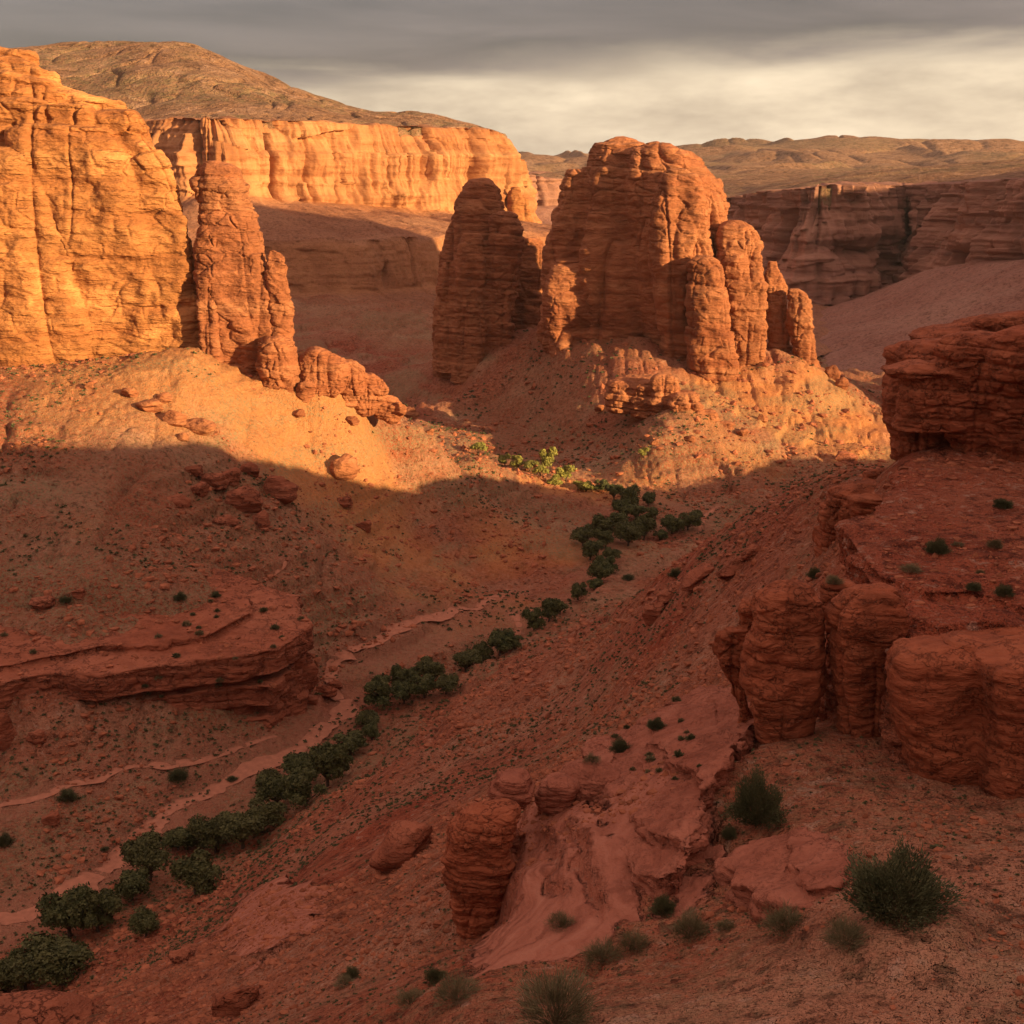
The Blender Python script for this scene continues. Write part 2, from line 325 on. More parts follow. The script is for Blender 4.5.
def signed_line(x, y, pts):
    L_ = [0.]; 
    for a, b in zip(pts[:-1], pts[1:]): L_.append(L_[-1] + math.hypot(b[0] - a[0], b[1] - a[1]))
    best = np.full(np.shape(x), 1e9); sg = np.ones(np.shape(x)); tt = np.zeros(np.shape(x))
    for k, ((x0, y0), (x1, y1)) in enumerate(zip(pts[:-1], pts[1:])):
        ex, ey = x1 - x0, y1 - y0; l2 = ex * ex + ey * ey + 1e-9; t = np.clip(((x - x0) * ex + (y - y0) * ey) / l2, 0, 1); dx, dy = x - x0 - t * ex, y - y0 - t * ey
        d = np.hypot(dx, dy); b = d < best; best = np.where(b, d, best); sg = np.where(b, np.sign(ex * dy - ey * dx), sg); tt = np.where(b, (L_[k] + t * math.sqrt(l2)) / L_[-1], tt)
    return best * sg, tt, L_[-1]
def slabs(x, y):
    """bare rock terraces with broken, slightly undercut lips"""
    up_ = np.zeros(np.shape(x)); mk = np.zeros(np.shape(x)); rel = (np.hypot(x, y) < 110) & (y > 15)
    X, Y = x[rel], y[rel]; u = np.zeros(X.shape); mm = np.zeros(X.shape)
    w1, w2 = .7 * fbm(X / 4.5, Y / 4.5, 0, 2, 141), .12 * fbm(X * 1.7, Y * 1.7, 0, 3, 142)
    for poly, h in SLABS:
        d = near_line(X, Y, poly + [poly[0]]); d = np.where(inside_poly(X, Y, poly), d, -d) + w1 * .8 + w2
        e = sstep(0, .30, d); inner = sstep(.9, 3.2, d)
        u += h * sstep(0, .3 if h > .3 else 1.0, d) - (.08 if h > .3 else 0) * np.exp(-((d + .10) / .14) ** 2)
        mm = np.maximum(mm, sstep(-.05, .1, d) if h > .3 else sstep(-.3, .5, d + .9 * fbm(X / 1.3, Y / 1.3, 2, 3, 149)))
    wv = .28 * fbm(X / 1.6, Y / 1.6, 0, 3, 145) + .10 * noise(X * 3, Y * 3, 0, 146)
    for pts, h in STEPS:
        d, tt, Lg = signed_line(X, Y, pts); d = d + wv; tp = sstep(0, .16, tt) * sstep(1, .84, tt); ok = (np.abs(d) < 9)
        wd = .18 + .22 * h; u += 1.5 * ok * tp * h * (sstep(-.02, wd, d) * (.75 + .25 * sstep(wd, wd + .25, d)) * np.exp(-np.maximum(d, 0) / (2.2 + 1.8 * h)) - .16 * np.exp(-((d + .14) / .18) ** 2)); mm = mm * (1 - .4 * ok * tp * np.exp(-((d - wd * .4) / (wd * .7 + .1)) ** 2))
    up_[rel] = u; mk[rel] = mm; return up_, mk
def slick_mask(x, y):
    return slabs(np.asarray(x, dtype=float), np.asarray(y, dtype=float))[1]
def ground_z(x, y, detail=True, masks=False):
    x = np.asarray(x, dtype=np.float64); y = np.asarray(y, dtype=np.float64)
    z = base_z(x, y); b0 = z; r = np.hypot(x, y)
    near = sstep(90, 45, r); far = sstep(80, 220, r)
    amp = .35 + .65 * far
    lim = np.where(r > 1200, .2, 1.0)
    wash = near_line(x, y, WASH) if masks or detail else None
    flat = 1 - .8 * np.exp(-(wash / 9.0) ** 2)
    calm = 1 - .8 * np.maximum(np.maximum(blob(x, y, -35, 300, 55, 40), blob(x, y, -95, 265, 45, 28)), blob(x, y, 30, 400, 80, 40)); amp0 = amp; amp = amp * calm
    z = z + lim * amp * flat * (2.2 * fbm(x / 34., y / 34., 0, 3, 3) + .75 * fbm(x / 6., y / 6., 0, 4, 9))
    # gullies running down the slopes
    gl = np.abs(noise(x / 13. + .4 * noise(x / 30., y / 30., 0, 21), y / 26., 3.3, 12)); gl2 = np.abs(noise(x / 5.2, y / 9., 1.3, 13))
    z = z - flat * amp * lim * (1.3 * (1 - gl) ** 5 * 1.5 + .85 * (1 - gl2) ** 5)
    # thin rock ledges that follow the beds
    bed = 2.6; zz = z + .8 * noise(x / 28., y / 28., 0, 31); t = zz / bed; ft = t - np.floor(t)
    ledge = sstep(-.05, .35, fbm(x / 24., y / 24., z / 12., 3, 41)) * far * lim * (1 - .7 * near)
    z = z + ledge * bed * .55 * (sstep(.35, .55, ft) - ft)
    up_, sm = slabs(x, y)
    z = z * (1 - sm) + sm * (b0 + .22 * fbm(x / 5., y / 5., 0, 3, 151)) + up_ + .02 * sm * fbm(x * 1.1, y * 3, 0, 3, 152)
    z = z + (.05 + .17 * far) * (1 - .8 * sm) * lim * fbm(x / 1.1, y / 1.1, 0, 3, 61) + (.022 + .0) * near * fbm(x * 4, y * 4, 0, 3, 65)
    if masks:
        g = .42 * sstep(-.3, .6, fbm(x / 45., y / 45., 0, 4, 81)) * far
        g = np.maximum(g, .75 * sstep(.0, .5, fbm(x / 40. - y / 90., y / 40. + x / 90., z / 4., 4, 85)) * (.35 + .65 * far))
        g = np.maximum(g, .65 * np.exp(-(wash / 16.) ** 2) * sstep(-.6, .4, fbm(x / 10., y / 10., 0, 3, 83)))
        g = np.maximum(g, .75 * blob(x, y, *xy(600, 470, 372), 60, 26) * far)
        g = np.maximum(g, .7 * blob(x, y, *xy(470, 485, 322), 28, 22))
        g = np.maximum(g, .8 * blob(x, y, *xy(150, 362, 270), 45, 4))
        g = np.maximum(g, .6 * blob(x, y, *xy(820, 470, 375), 60, 14))
        g = g + .3 * sstep(900, 1500, r)
        return z, np.clip(g, 0, 1) * (1 - sm), sm
    return z
DENS = 1.0
def build_ground():
    fr = np.radians(np.linspace(-25, 25, int(1000 * DENS)))
    side = np.radians(np.concatenate([np.linspace(25, 60, 160)[1:], np.linspace(60, 180, 90)[1:]]))
    ang = np.concatenate([-side[::-1][1:], fr, side[:-1]]) if False else np.concatenate([-side[::-1], fr, side])
    rad = np.concatenate([np.geomspace(3, 26, 60)[:-1], np.geomspace(26, 130, int(700 * DENS))[:-1], np.geomspace(130, 420, int(480 * DENS))[:-1], np.geomspace(420, 900, int(190 * DENS))[:-1], np.geomspace(900, 14000, 120)])
    A, Rr = np.meshgrid(ang, rad); x = Rr * np.sin(A); y = Rr * np.cos(A)
    z, g, s = ground_z(x, y, masks=True)
    V = np.stack([x, y, z], -1).reshape(-1, 3)
    me = mesh_from('ground', V, grid_faces(*A.shape)[:, ::-1])
    sunny = np.maximum(blob(x, y, -68, 284, 85, 34, -.15), np.maximum(.9 * blob(x, y, 88, 415, 52, 42), .8 * blob(x, y, 5, 352, 45, 22)))  # mask of the spur and mound areas whose colour is lightened as if sunlit
    sunny = sstep(.25, .75, sunny + .3 * fbm(x / 18, y / 18, 0, 4, 181)) * .85
    for n, a in (('green', g), ('rock', s), ('sun_tint', sunny)):
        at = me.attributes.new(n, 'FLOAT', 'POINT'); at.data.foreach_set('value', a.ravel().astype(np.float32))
    link('ground', me, M_ground, kind='structure')
build_ground()

# ------------------------------------------------------------------ heightfield patches (far hills, mesa cap) and cliff sheets
def patch(name, pts, mat, x0, x1, y0, y1, nx, ny, amp, wl, reg=1e-3, ridge=0., gully=0., drop=None):
    pts = np.array(pts, dtype=float); s = max(x1 - x0, y1 - y0)
    w = tps_fit(pts[:, 0] / s, pts[:, 1] / s, pts[:, 2], reg)
    X, Y = np.meshgrid(np.linspace(x0, x1, nx), np.linspace(y0, y1, ny)); o = w[-3] + w[-2] * X / s + w[-1] * Y / s
    for i in range(len(pts)):
        d2 = ((X - pts[i, 0]) / s) ** 2 + ((Y - pts[i, 1]) / s) ** 2; o = o + w[i] * .5 * d2 * np.log(d2 + 1e-12)
    o = o + amp * fbm(X / wl, Y / wl, 0, 5, 91)
    if ridge: rr = 1 - np.abs(noise(X / 420 + .5 * noise(X / 300, Y / 300, 1, 4), Y / 560, 0, 95)); o = o + ridge * sstep(2350, 3400, Y) * (rr ** 2 - .55) - ridge * .35 * sstep(2350, 3200, Y) * (1 - np.abs(noise(X / 130 + .6 * noise(X / 200, Y / 200, 3, 7), Y / 300, 0, 96))) ** 3
    if gully: o = o - gully * (1 - np.abs(noise(X / wl * 1.3 + noise(X / wl, Y / wl, 5, 2), Y / wl * .7, 2, 94))) ** 4
    if drop is not None: o = drop(X, Y, o)
    me = mesh_from(name, np.stack([X, Y, o], -1).reshape(-1, 3), grid_faces(ny, nx))
    at = me.attributes.new('green', 'FLOAT', 'POINT'); at.data.foreach_set('value', (.6 * sstep(-.2, .7, fbm(X / wl / 1.5, Y / wl / 1.5, 0, 4, 97))).ravel().astype(np.float32))
    return link(name, me, mat, kind='structure')
def catmull(Q, n):
    Q = np.asarray(Q, dtype=float); t = np.linspace(0, len(Q) - 1, n); i = np.clip(t.astype(int), 0, len(Q) - 2); f = (t - i)
    f = f.reshape((-1,) + (1,) * (Q.ndim - 1))
    a, b, c_, d = Q[np.clip(i - 1, 0, None)], Q[i], Q[i + 1], Q[np.clip(i + 2, None, len(Q) - 1)]
    return .5 * (2 * b + (c_ - a) * f + (2 * a - 5 * b + 4 * c_ - d) * f ** 2 + (3 * b - a - 3 * c_ + d) * f ** 3)
def cliff_sheet(name, rim, prof, nu, nv, mat, fin=6., finw=18., strata=2., bedh=7., seed=0, talus=1.2):
    """rim: plan points (x, y); prof[i]: per rim point a list of (offset outward, z, cliffness)"""
    rim = np.array(rim, dtype=float); d = np.hypot(*np.diff(rim, axis=0).T); s = np.concatenate([[0], np.cumsum(d)])
    ss = np.linspace(0, s[-1], nu); t = np.interp(ss, s, np.arange(len(s)))
    def at(Q):
        Q = np.asarray(Q, dtype=float); i = np.clip(t.astype(int), 0, len(Q) - 2); f = (t - i).reshape((-1,) + (1,) * (Q.ndim - 1)); return Q[i] * (1 - f) + Q[i + 1] * f
    Pc = at(rim); k = max(3, nu // 40)
    def smooth_(a, k):
        ker = np.hanning(k + 2)[1:-1]; ker /= ker.sum(); k0 = 2 * k; d0, d1 = a[0] - a[1], a[-1] - a[-2]; e0 = a[0] + d0 * np.arange(k0, 0, -1)[:, None]; e1 = a[-1] + d1 * np.arange(1, k0 + 1)[:, None]
        b = np.concatenate([e0, a, e1]); return np.stack([np.convolve(b[:, j], ker, 'same')[k0:-k0] for j in (0, 1)], 1)
    Ps = smooth_(Pc, k); T = np.gradient(smooth_(Pc, nu // 5), axis=0); T /= np.linalg.norm(T, axis=1)[:, None]; Nn = np.stack([T[:, 1], -T[:, 0]], 1)
    pr = at(np.array(prof, dtype=float))       # nu, stations, 3
    st = pr.shape[1]; q = np.linspace(0, st - 1, nv); qi = np.clip(q.astype(int), 0, st - 2); qf = (q - qi)[None, :, None]
    G = pr[:, qi] * (1 - qf) + pr[:, qi + 1] * qf       # nu, nv, 3
    off, z, cl = G[..., 0], G[..., 1], G[..., 2]
    U = ss[:, None] + 0 * z
    Uw = U + 1.6 * noise(U / 30, z / 14., 1.5, 99 + seed)
    fn = fbm(Uw / finw, 0 * z + seed, z / 60., 5, 101 + seed, .55) + .9 * noise(Uw / (finw * 3.5), seed, z / 120., 100 + seed)
    rid = (1 - np.abs(noise(Uw / (finw * 1.3), seed + .5, z / 90., 111 + seed))) ** 10 * (.2 + .8 * (noise(U / 35, z / 40, 3, 108 + seed) > -.1))
    rid2 = (1 - np.abs(noise(Uw / (finw * .5), seed + 2.5, z / 40., 112 + seed))) ** 8 * (noise(U / 20, z / 20, 8, 109 + seed) > 0)
    bz = z + .15 * bedh * noise(Ps[:, :1] / 60, Ps[:, 1:] / 60, z * 0, 5)
    sb = noise(bz * 0, bz / bedh, 0, 121 + seed) + .6 * noise(bz * 0, bz / bedh * 2.7, 0, 122 + seed) + .4 * noise(U / 20, bz / bedh * 5, 0, 123 + seed)
    def pillars(wd_, s_):
        k_ = np.floor(Uw / wd_ + .9 * noise(U / (wd_ * 5), s_, 0, 140 + seed)).astype(np.int64); return _hash(k_, k_ * 0 + s_, np.floor(z / 19. + .5 * noise(U / 60, 0, 0, 7)).astype(np.int64), 150 + seed)
    fn = .6 * fn + .30 * pillars(9., 1) + .16 * pillars(3.6, 2)
    off = off + cl * (fin * fn - fin * 1.5 * rid - fin * .6 * rid2 + 1.5 * strata * sb) + (1 - cl) * talus * 2 * fbm(U / (finw * 1.5), off / finw, 0, 4, 131)
    z = z + (1 - cl) * talus * fbm(U / 14., off / 22., 0, 4, 132) - (1 - cl) * talus * 1.4 * (1 - np.abs(noise(U / (finw * .6), off / 80, 7, 133))) ** 4
    X = Ps[:, :1] + Nn[:, :1] * off; Y = Ps[:, 1:] + Nn[:, 1:] * off
    me = mesh_from(name, np.stack([X, Y, z], -1).reshape(-1, 3), grid_faces(nu, nv))
    at_ = me.attributes.new('cliff', 'FLOAT', 'POINT'); at_.data.foreach_set('value', np.clip(cl, 0, 1).ravel().astype(np.float32))
    at_ = me.attributes.new('green', 'FLOAT', 'POINT'); at_.data.foreach_set('value', (.25 * (1 - cl)).ravel().astype(np.float32))
    return link(name, me, mat, kind='structure')
def sheet_mat(name, scale, rd, rm, rl, t1, t2, t3, fin=.5, pale=.3):
    """rock where the sheet is a cliff, scree where it is a slope"""
    m = Mat(name); k = 1 / scale
    band = m.noise(m.scaled(k * .02, k * .02, k * .6), 1, 6, .62, .2); fine = m.noise(m.scaled(k * .5, k * .5, k * 1.3), 1, 5, .62)
    col = m.ramp(band, [(.3, rd), (.5, rm), (.7, rl)])
    st = m.noise(m.scaled(k * .3, k * .3, k * .03), 1, 4, .55)
    col = m.mix(m.math('MULTIPLY', m.ramp(st, [(.48, 0.0), (.7, 1.0)]), fin), col, tuple(c_ * .7 for c_ in rd))
    col = m.mix(m.math('MULTIPLY', m.ramp(m.noise(m.scaled(k * .1, k * .1, k * .12), 1, 5, .65, .6), [(.5, 0.0), (.6, 1.0)]), pale), col, tuple(min(1, c_ * 1.5) for c_ in rl))
    tb = m.noise(m.scaled(k * .1, k * .1, k * .1), 1, 5, .6); gr = m.noise(m.scaled(k * 1.1, k * 1.1, k * 1.1), 1, 4, .7)
    tc_ = m.ramp(tb, [(.35, t1), (.5, t2), (.65, t3)])
    g3 = m.noise(m.scaled(k * 3.2, k * 3.2, k * 3.2), 1, 3, .8); tc_ = m.mix(m.ramp(g3, [(.38, .8), (.48, 0.0)]), tc_, m.mix(1.0, tc_, (.42, .42, .36), 'MULTIPLY')); tc_ = m.mix(m.ramp(g3, [(.6, 0.0), (.72, .6)]), tc_, (.40, .24, .16))
    tc_ = m.mix(m.ramp(gr, [(.28, .7), (.48, 0.0)]), tc_, m.mix(1.0, tc_, (.45, .42, .38), 'MULTIPLY'))
    col = m.mix(m.attr('cliff'), tc_, col)
    n = m.bump(band, scale * .5, .6); n = m.bump(fine, scale * .5, .8, n)
    return m.done(col, n)
M_mesa = sheet_mat('mesa_rock', 5., (.24, .085, .032), (.36, .145, .058), (.43, .20, .085), (.22, .085, .042), (.27, .11, .056), (.32, .145, .075), .6, .3)
M_wall = sheet_mat('canyon_wall_rock', 6., (.17, .075, .052), (.28, .128, .082), (.36, .18, .115), (.22, .09, .06), (.26, .115, .078), (.29, .14, .095), .45, .1)
# mesa behind the big cliff
def mp(rx, ry_, rimz, Yr, tal=-38, t2o=110, lo=-66):
    return [(-14, rimz + 1.5, .0), (-5, rimz + 1, .2), (0, rimz, 1), (4, rimz - 6, 1), (9, (rimz + tal) * .5 + 12, 1), (13, ry_, 1), (20, ry_ - 3, .0), (t2o * .6, (ry_ * .45 + tal * .55), 0), (t2o, tal, 0), (t2o + 6, tal - 3, .45),
            (t2o + 16, lo, .45), (t2o + 24, lo - 3, 0), (t2o + 85, -82, 0), (t2o + 200, -100, 0)]
rimp = [(60, 126, 880), (140, 121, 850), (206, 118, 800), (250, 119, 830), (300, 121, 850), (350, 124, 880), (400, 126, 910), (450, 128, 940), (502, 131, 975), (518, 160, 1060), (520, 170, 1200)]
foot = [-20, -20, -14, -16, -19, -22, -25, -28, -40, -46, -50]
rims = [P(*q) for q in rimp]
prof = [mp(0, f, q[2], 0, tal=-38 if i < 9 else -60, t2o=105 if 2 < i < 8 else 70) for i, (q, f) in enumerate(zip(rims, foot))]
cliff_sheet('mesa', [q[:2] for q in rims], prof, 900, 420, M_mesa, fin=8, finw=17, strata=1.2, bedh=9, seed=1)
hp = []
for q in [(60,126,892),(140,120,862),(210,116,830),(250,117,850),(300,119,868),(350,122,898),(400,124,930),(450,126,960),(500,130,990),
    (0,80,1000),(25,75,1020),(80,95,1000),(140,104,960),(200,104,900),(230,100,930),
    (0,48,1150),(60,44,1180),(110,40,1200),(160,42,1130),(190,44,1110),(220,57,1110),(250,74,1110),(280,88,1105),(310,101,1100),(340,110,1090),(370,115,1080),(400,110,1090),(425,112,1090),(455,122,1080),(490,129,1070),
    (60,62,1080),(90,52,1120),(130,72,1020),(170,70,1020),(200,75,1000),(120,95,960),(280,104,960),(150,58,1070),(100,80,1030),(40,56,1110)]: hp.append(P(*q))
hp += [(-450, 1400, 70), (-300, 1400, 60), (-150, 1350, 30), (0, 1300, 10), (60, 1200, 5), (-600, 1000, 40), (-600, 1300, 80), (-500, 900, 35)]
def capped(poly, edge):
    def f(X, Y, o):
        ins = inside_poly(X, Y, poly); d = near_line(X, Y, list(poly) + [poly[0]]); return np.where(ins & (d > edge), o - .07 * np.maximum(0, edge * 3.2 - d), -105.)
    return f
hill_poly = [q[:2] for q in rims] + [(10, 1400), (-620, 1400), (-620, 1000)]
patch('mesa_hill', hp, M_hill, -615, 20, 795, 1395, 560, 560, 1.4, 30., gully=3.2, drop=capped(hill_poly, 9.))
# canyon wall across the valley
wr = [(715, 199, 1300), (728, 196, 1190), (762, 190, 1060), (790, 188, 1010), (812, 186, 975), (850, 184, 985), (880, 184, 1050), (905, 184, 1090), (925, 183, 1040), (955, 182, 960), (985, 180, 900), (1024, 178, 850), (1080, 175, 780), (1180, 160, 700)]
wz = [P(*q) for q in wr] + [(400, 630, 0), (430, 540, 0)]; wf = [-100, -100, -100, -99, -98, -98, -98, -92, -86, -76, -62, -56, -50, -50, -50, -50]
def wp(q, f): 
    h = q[2] - f
    return [(-24, q[2] + 1, .0), (-8, q[2], .3), (0, q[2] - 1, 1), (3, q[2] - h * .18, 1), (8, q[2] - h * .3, 1), (10, q[2] - h * .55, 1), (17, q[2] - h * .75, 1), (20, f, 1), (27, f - 2, 0), (34 + (f + 104) * 1.0, f * .5 - 53, 0), (45 + (f + 104) * 2.1, -104, 0), (120 + (f + 104) * 2.3, -112, 0)]
cliff_sheet('canyon_wall', [q[:2] for q in wz], [wp(q, f) for q, f in zip(wz, wf)], 900, 340, M_wall, fin=14, finw=30, strata=1.5, bedh=9, seed=4)
pp = []
for q in wr: pp.append(P(q[0], q[1], q[2] + 6))
for q in [(740,188,1500),(800,184,1300),(850,176,1350),(900,170,1500),(950,165,1500),(1000,161,1500),(1060,158,1400),(1150,150,1300),(820,180,1300),(860,179,1200),(960,173,1150),(1024,170,1100),(900,176,1250)]: pp.append(P(*q))
pp += [(300, 2200, -10), (700, 2200, -5), (1100, 1500, 0), (900, 900, 8), (250, 1800, -15)]
wpoly = [q[:2] for q in wz] + [(1100, 900), (1100, 2300), (230, 2300)]
patch('plateau', pp, M_hill, 190, 1100, 690, 2290, 420, 620, 1.6, 40., gully=.8, drop=capped(wpoly, 14.))
# two unseen shadow casters added out of frame; this one shades the canyon wall
sr = [(540, 660), (560, 700), (610, 760), (650, 820), (690, 880), (740, 960)]
cliff_sheet('canyon_wall', sr, [[(-40, z_ - 10, .2), (-5, z_, .5), (0, z_ - 2, 1), (8, z_ - 40, 1), (14, -20, 1), (20, -25, 0), (120, -95, 0), (160, -110, 0)] for z_ in (60, 74, 80, 80, 76, 70)], 240, 120, M_wall, fin=8, finw=30, strata=2.5, bedh=8, seed=9)
sr = [(215, 415), (226, 440), (246, 472), (265, 500), (285, 522), (305, 550)]  # second added caster, unseen, shaped to shade the slope below the mesa
cliff_sheet('canyon_wall', sr, [[(-60, -96, 0), (-26, -34, .5), (-14, z_ - 3, .5), (0, z_ - 2, 1), (6, z_ - 20, 1), (10, -20, 1), (14, -25, 0), (60, -90, 0), (90, -100, 0)] for z_ in (25, 45, 72, 95, 92, 64)], 200, 120, M_wall, fin=6, finw=24, strata=2., bedh=8, seed=12)
# distant flats, small far canyon and the skyline hills
fr_ = [(470, 176, 1900), (505, 172, 1750), (530, 174, 1700), (548, 177, 1720), (560, 180, 1800), (575, 184, 1950), (600, 186, 2000), (660, 188, 1900), (700, 190, 1800), (760, 190, 1800)]
fz = [P(*q) for q in fr_]
cliff_sheet('far_cliff', [q[:2] for q in fz], [[(-60, q[2] + 1, .2), (0, q[2], 1), (8, q[2] - 14, 1), (16, -44, 1), (24, -46, 0), (60, -62, 0), (110, -75, 0), (300, -95, 0)] for q in fz], 420, 90, M_wall, fin=14, finw=40, strata=3, bedh=9, seed=6)
fp = []
for q in fr_: fp.append(P(q[0], q[1], q[2] + 15))
for q in [(500,160,3600),(540,158,3700),(580,160,3700),(640,160,3600),(670,155,3700),(690,149,3800),(720,143,3900),(760,143,3900),(810,139,4000),(860,140,4000),(900,142,4000),(950,143,4000),(985,146,4000),(1024,140,3900),(1100,132,3800),
    (740,160,3000),(700,166,2900),(780,158,3100),(860,156,3200),(900,160,3000),(950,158,3200),(700,178,2300),(760,178,2300),(840,170,2500),(600,176,2400),(540,172,2300),(1000,158,3000),(735,152,3400),(850,150,3500),(930,151,3500),(820,146,3600)]: fp.append(P(*q))
fp += [(-600, 2500, -20), (-600, 4200, 40), (0, 4600, 20), (1500, 4600, 60), (2200, 4200, 80), (2200, 2500, 0), (2600, 3600, 60), (-900, 3600, 0)]
fpoly = [q[:2] for q in fz] + [(1500, 1900), (2600, 2400), (2600, 4600), (-1200, 4600), (-1200, 2000)]
patch('far_hills', fp, M_hill, -1200, 2600, 1690, 4590, 700, 560, 5., 150., ridge=34., gully=7., drop=capped(fpoly, 14.))
# ------------------------------------------------------------------ rock formations
Q = 1.0    # voxel size factor
def loft(st, n=40, p=2.6, ang=0.0):
    """closed rounded column through stations (x, y, z, rx, ry), top to bottom"""
    st = np.array(sorted(st, key=lambda s_: -s_[2]), dtype=float); m = 4 * (len(st) - 1) + 1
    S = np.array([np.interp(np.linspace(0, len(st) - 1, m), np.arange(len(st)), st[:, j]) for j in range(5)]).T if False else catmull(st, m)
    th = np.linspace(0, 2 * np.pi, n, endpoint=False); ct, sn = np.cos(th), np.sin(th)
    ex = np.sign(ct) * np.abs(ct) ** (2 / p); ey = np.sign(sn) * np.abs(sn) ** (2 / p)
    V = np.stack([S[:, 0:1] + np.maximum(S[:, 3:4], .02) * ex, S[:, 1:2] + np.maximum(S[:, 4:5], .02) * ey, S[:, 2:3] + 0 * ex], -1).reshape(-1, 3)
    return V, grid_faces(m, n, True), [list(range(n)), list(range((m - 1) * n, m * n))[::-1]]
def col(Y, st, dr=.9, p=2.6, yk=0.0):
    """column whose outline is seen at pixels (py, px_left, px_right) when standing Y metres ahead"""
    o = []
    for k, s_ in enumerate(st):
        py, a, b = s_[:3]; yy = Y + (s_[3] if len(s_) > 3 else 0)
        A, B = P(a, py, yy), P(b, py, yy); rx = (B[0] - A[0]) / 2; o.append([(A[0] + B[0]) / 2, yy, A[2], rx, rx * dr])
    top = list(o[0]); 
    o = [[top[0], top[1], top[2] + .12 * top[3], top[3] * .45, top[4] * .45]] + o
    bot = o[-1]; o.append([bot[0], bot[1], bot[2] - max(2.0, .9 * bot[3]), bot[3], bot[4]])
    return loft(o, 44, p)
def slab(poly, z0, z1, tilt=(0, 0), r=.3):
    """thick bed with a plan polygon; edges rounded by r"""
    poly = np.array(poly, dtype=float); c_ = poly.mean(0); n = len(poly); V, Fs = [], []
    lv = [(z0, r), (z0 + r * .6, 0), (z1 - r * .6, 0), (z1, r)]
    for (z, ins) in lv:
        for q in poly:
            d = q - c_; L_ = np.hypot(*d); w = q - d / L_ * ins; V.append((w[0], w[1], z + tilt[0] * (w[0] - c_[0]) + tilt[1] * (w[1] - c_[1])))
    return np.array(V), grid_faces(4, n, True), [list(range(n)), list(range(3 * n, 4 * n))[::-1]]
def ell(x, y, z, rx, ry, rz, rot=0., tilt=0., p=2.6):
    n, m = 28, 18; ph = np.linspace(-np.pi / 2, np.pi / 2, m)[:, None]; th = np.linspace(0, 2 * np.pi, n, endpoint=False)[None]
    f = lambda v: np.sign(v) * np.abs(v) ** (2 / p)
    a = rx * f(np.cos(ph)) * f(np.cos(th)); b = ry * f(np.cos(ph)) * f(np.sin(th)); c_ = rz * f(np.sin(ph)) + 0 * th
    a, c_ = a * math.cos(tilt) + c_ * math.sin(tilt), -a * math.sin(tilt) + c_ * math.cos(tilt)
    a, b = a * math.cos(rot) - b * math.sin(rot), a * math.sin(rot) + b * math.cos(rot)
    return np.stack([a + x, b + y, c_ + z], -1).reshape(-1, 3), grid_faces(m, n, True), []
def worley(x, y, z, s):
    xi, yi, zi = np.floor(x).astype(np.int64), np.floor(y).astype(np.int64), np.floor(z).astype(np.int64); f1 = np.full(x.shape, 9., np.float32); f2 = f1.copy(); idc = np.zeros(x.shape, np.float32)
    for dx in (-1, 0, 1):
        for dy in (-1, 0, 1):
            for dz in (-1, 0, 1):
                cx, cy, cz = xi + dx, yi + dy, zi + dz
                d = (cx + .5 + .45 * _hash(cx, cy, cz, s) - x) ** 2 + (cy + .5 + .45 * _hash(cx, cy, cz, s + 7) - y) ** 2 + (cz + .5 + .3 * _hash(cx, cy, cz, s + 13) - z) ** 2
                d = d.astype(np.float32); n1 = d < f1; f2 = np.where(n1, f1, np.minimum(f2, d)); idc = np.where(n1, _hash(cx, cy, cz, s + 19), idc); f1 = np.where(n1, d, f1)
    return np.sqrt(f1), np.sqrt(f2), idc
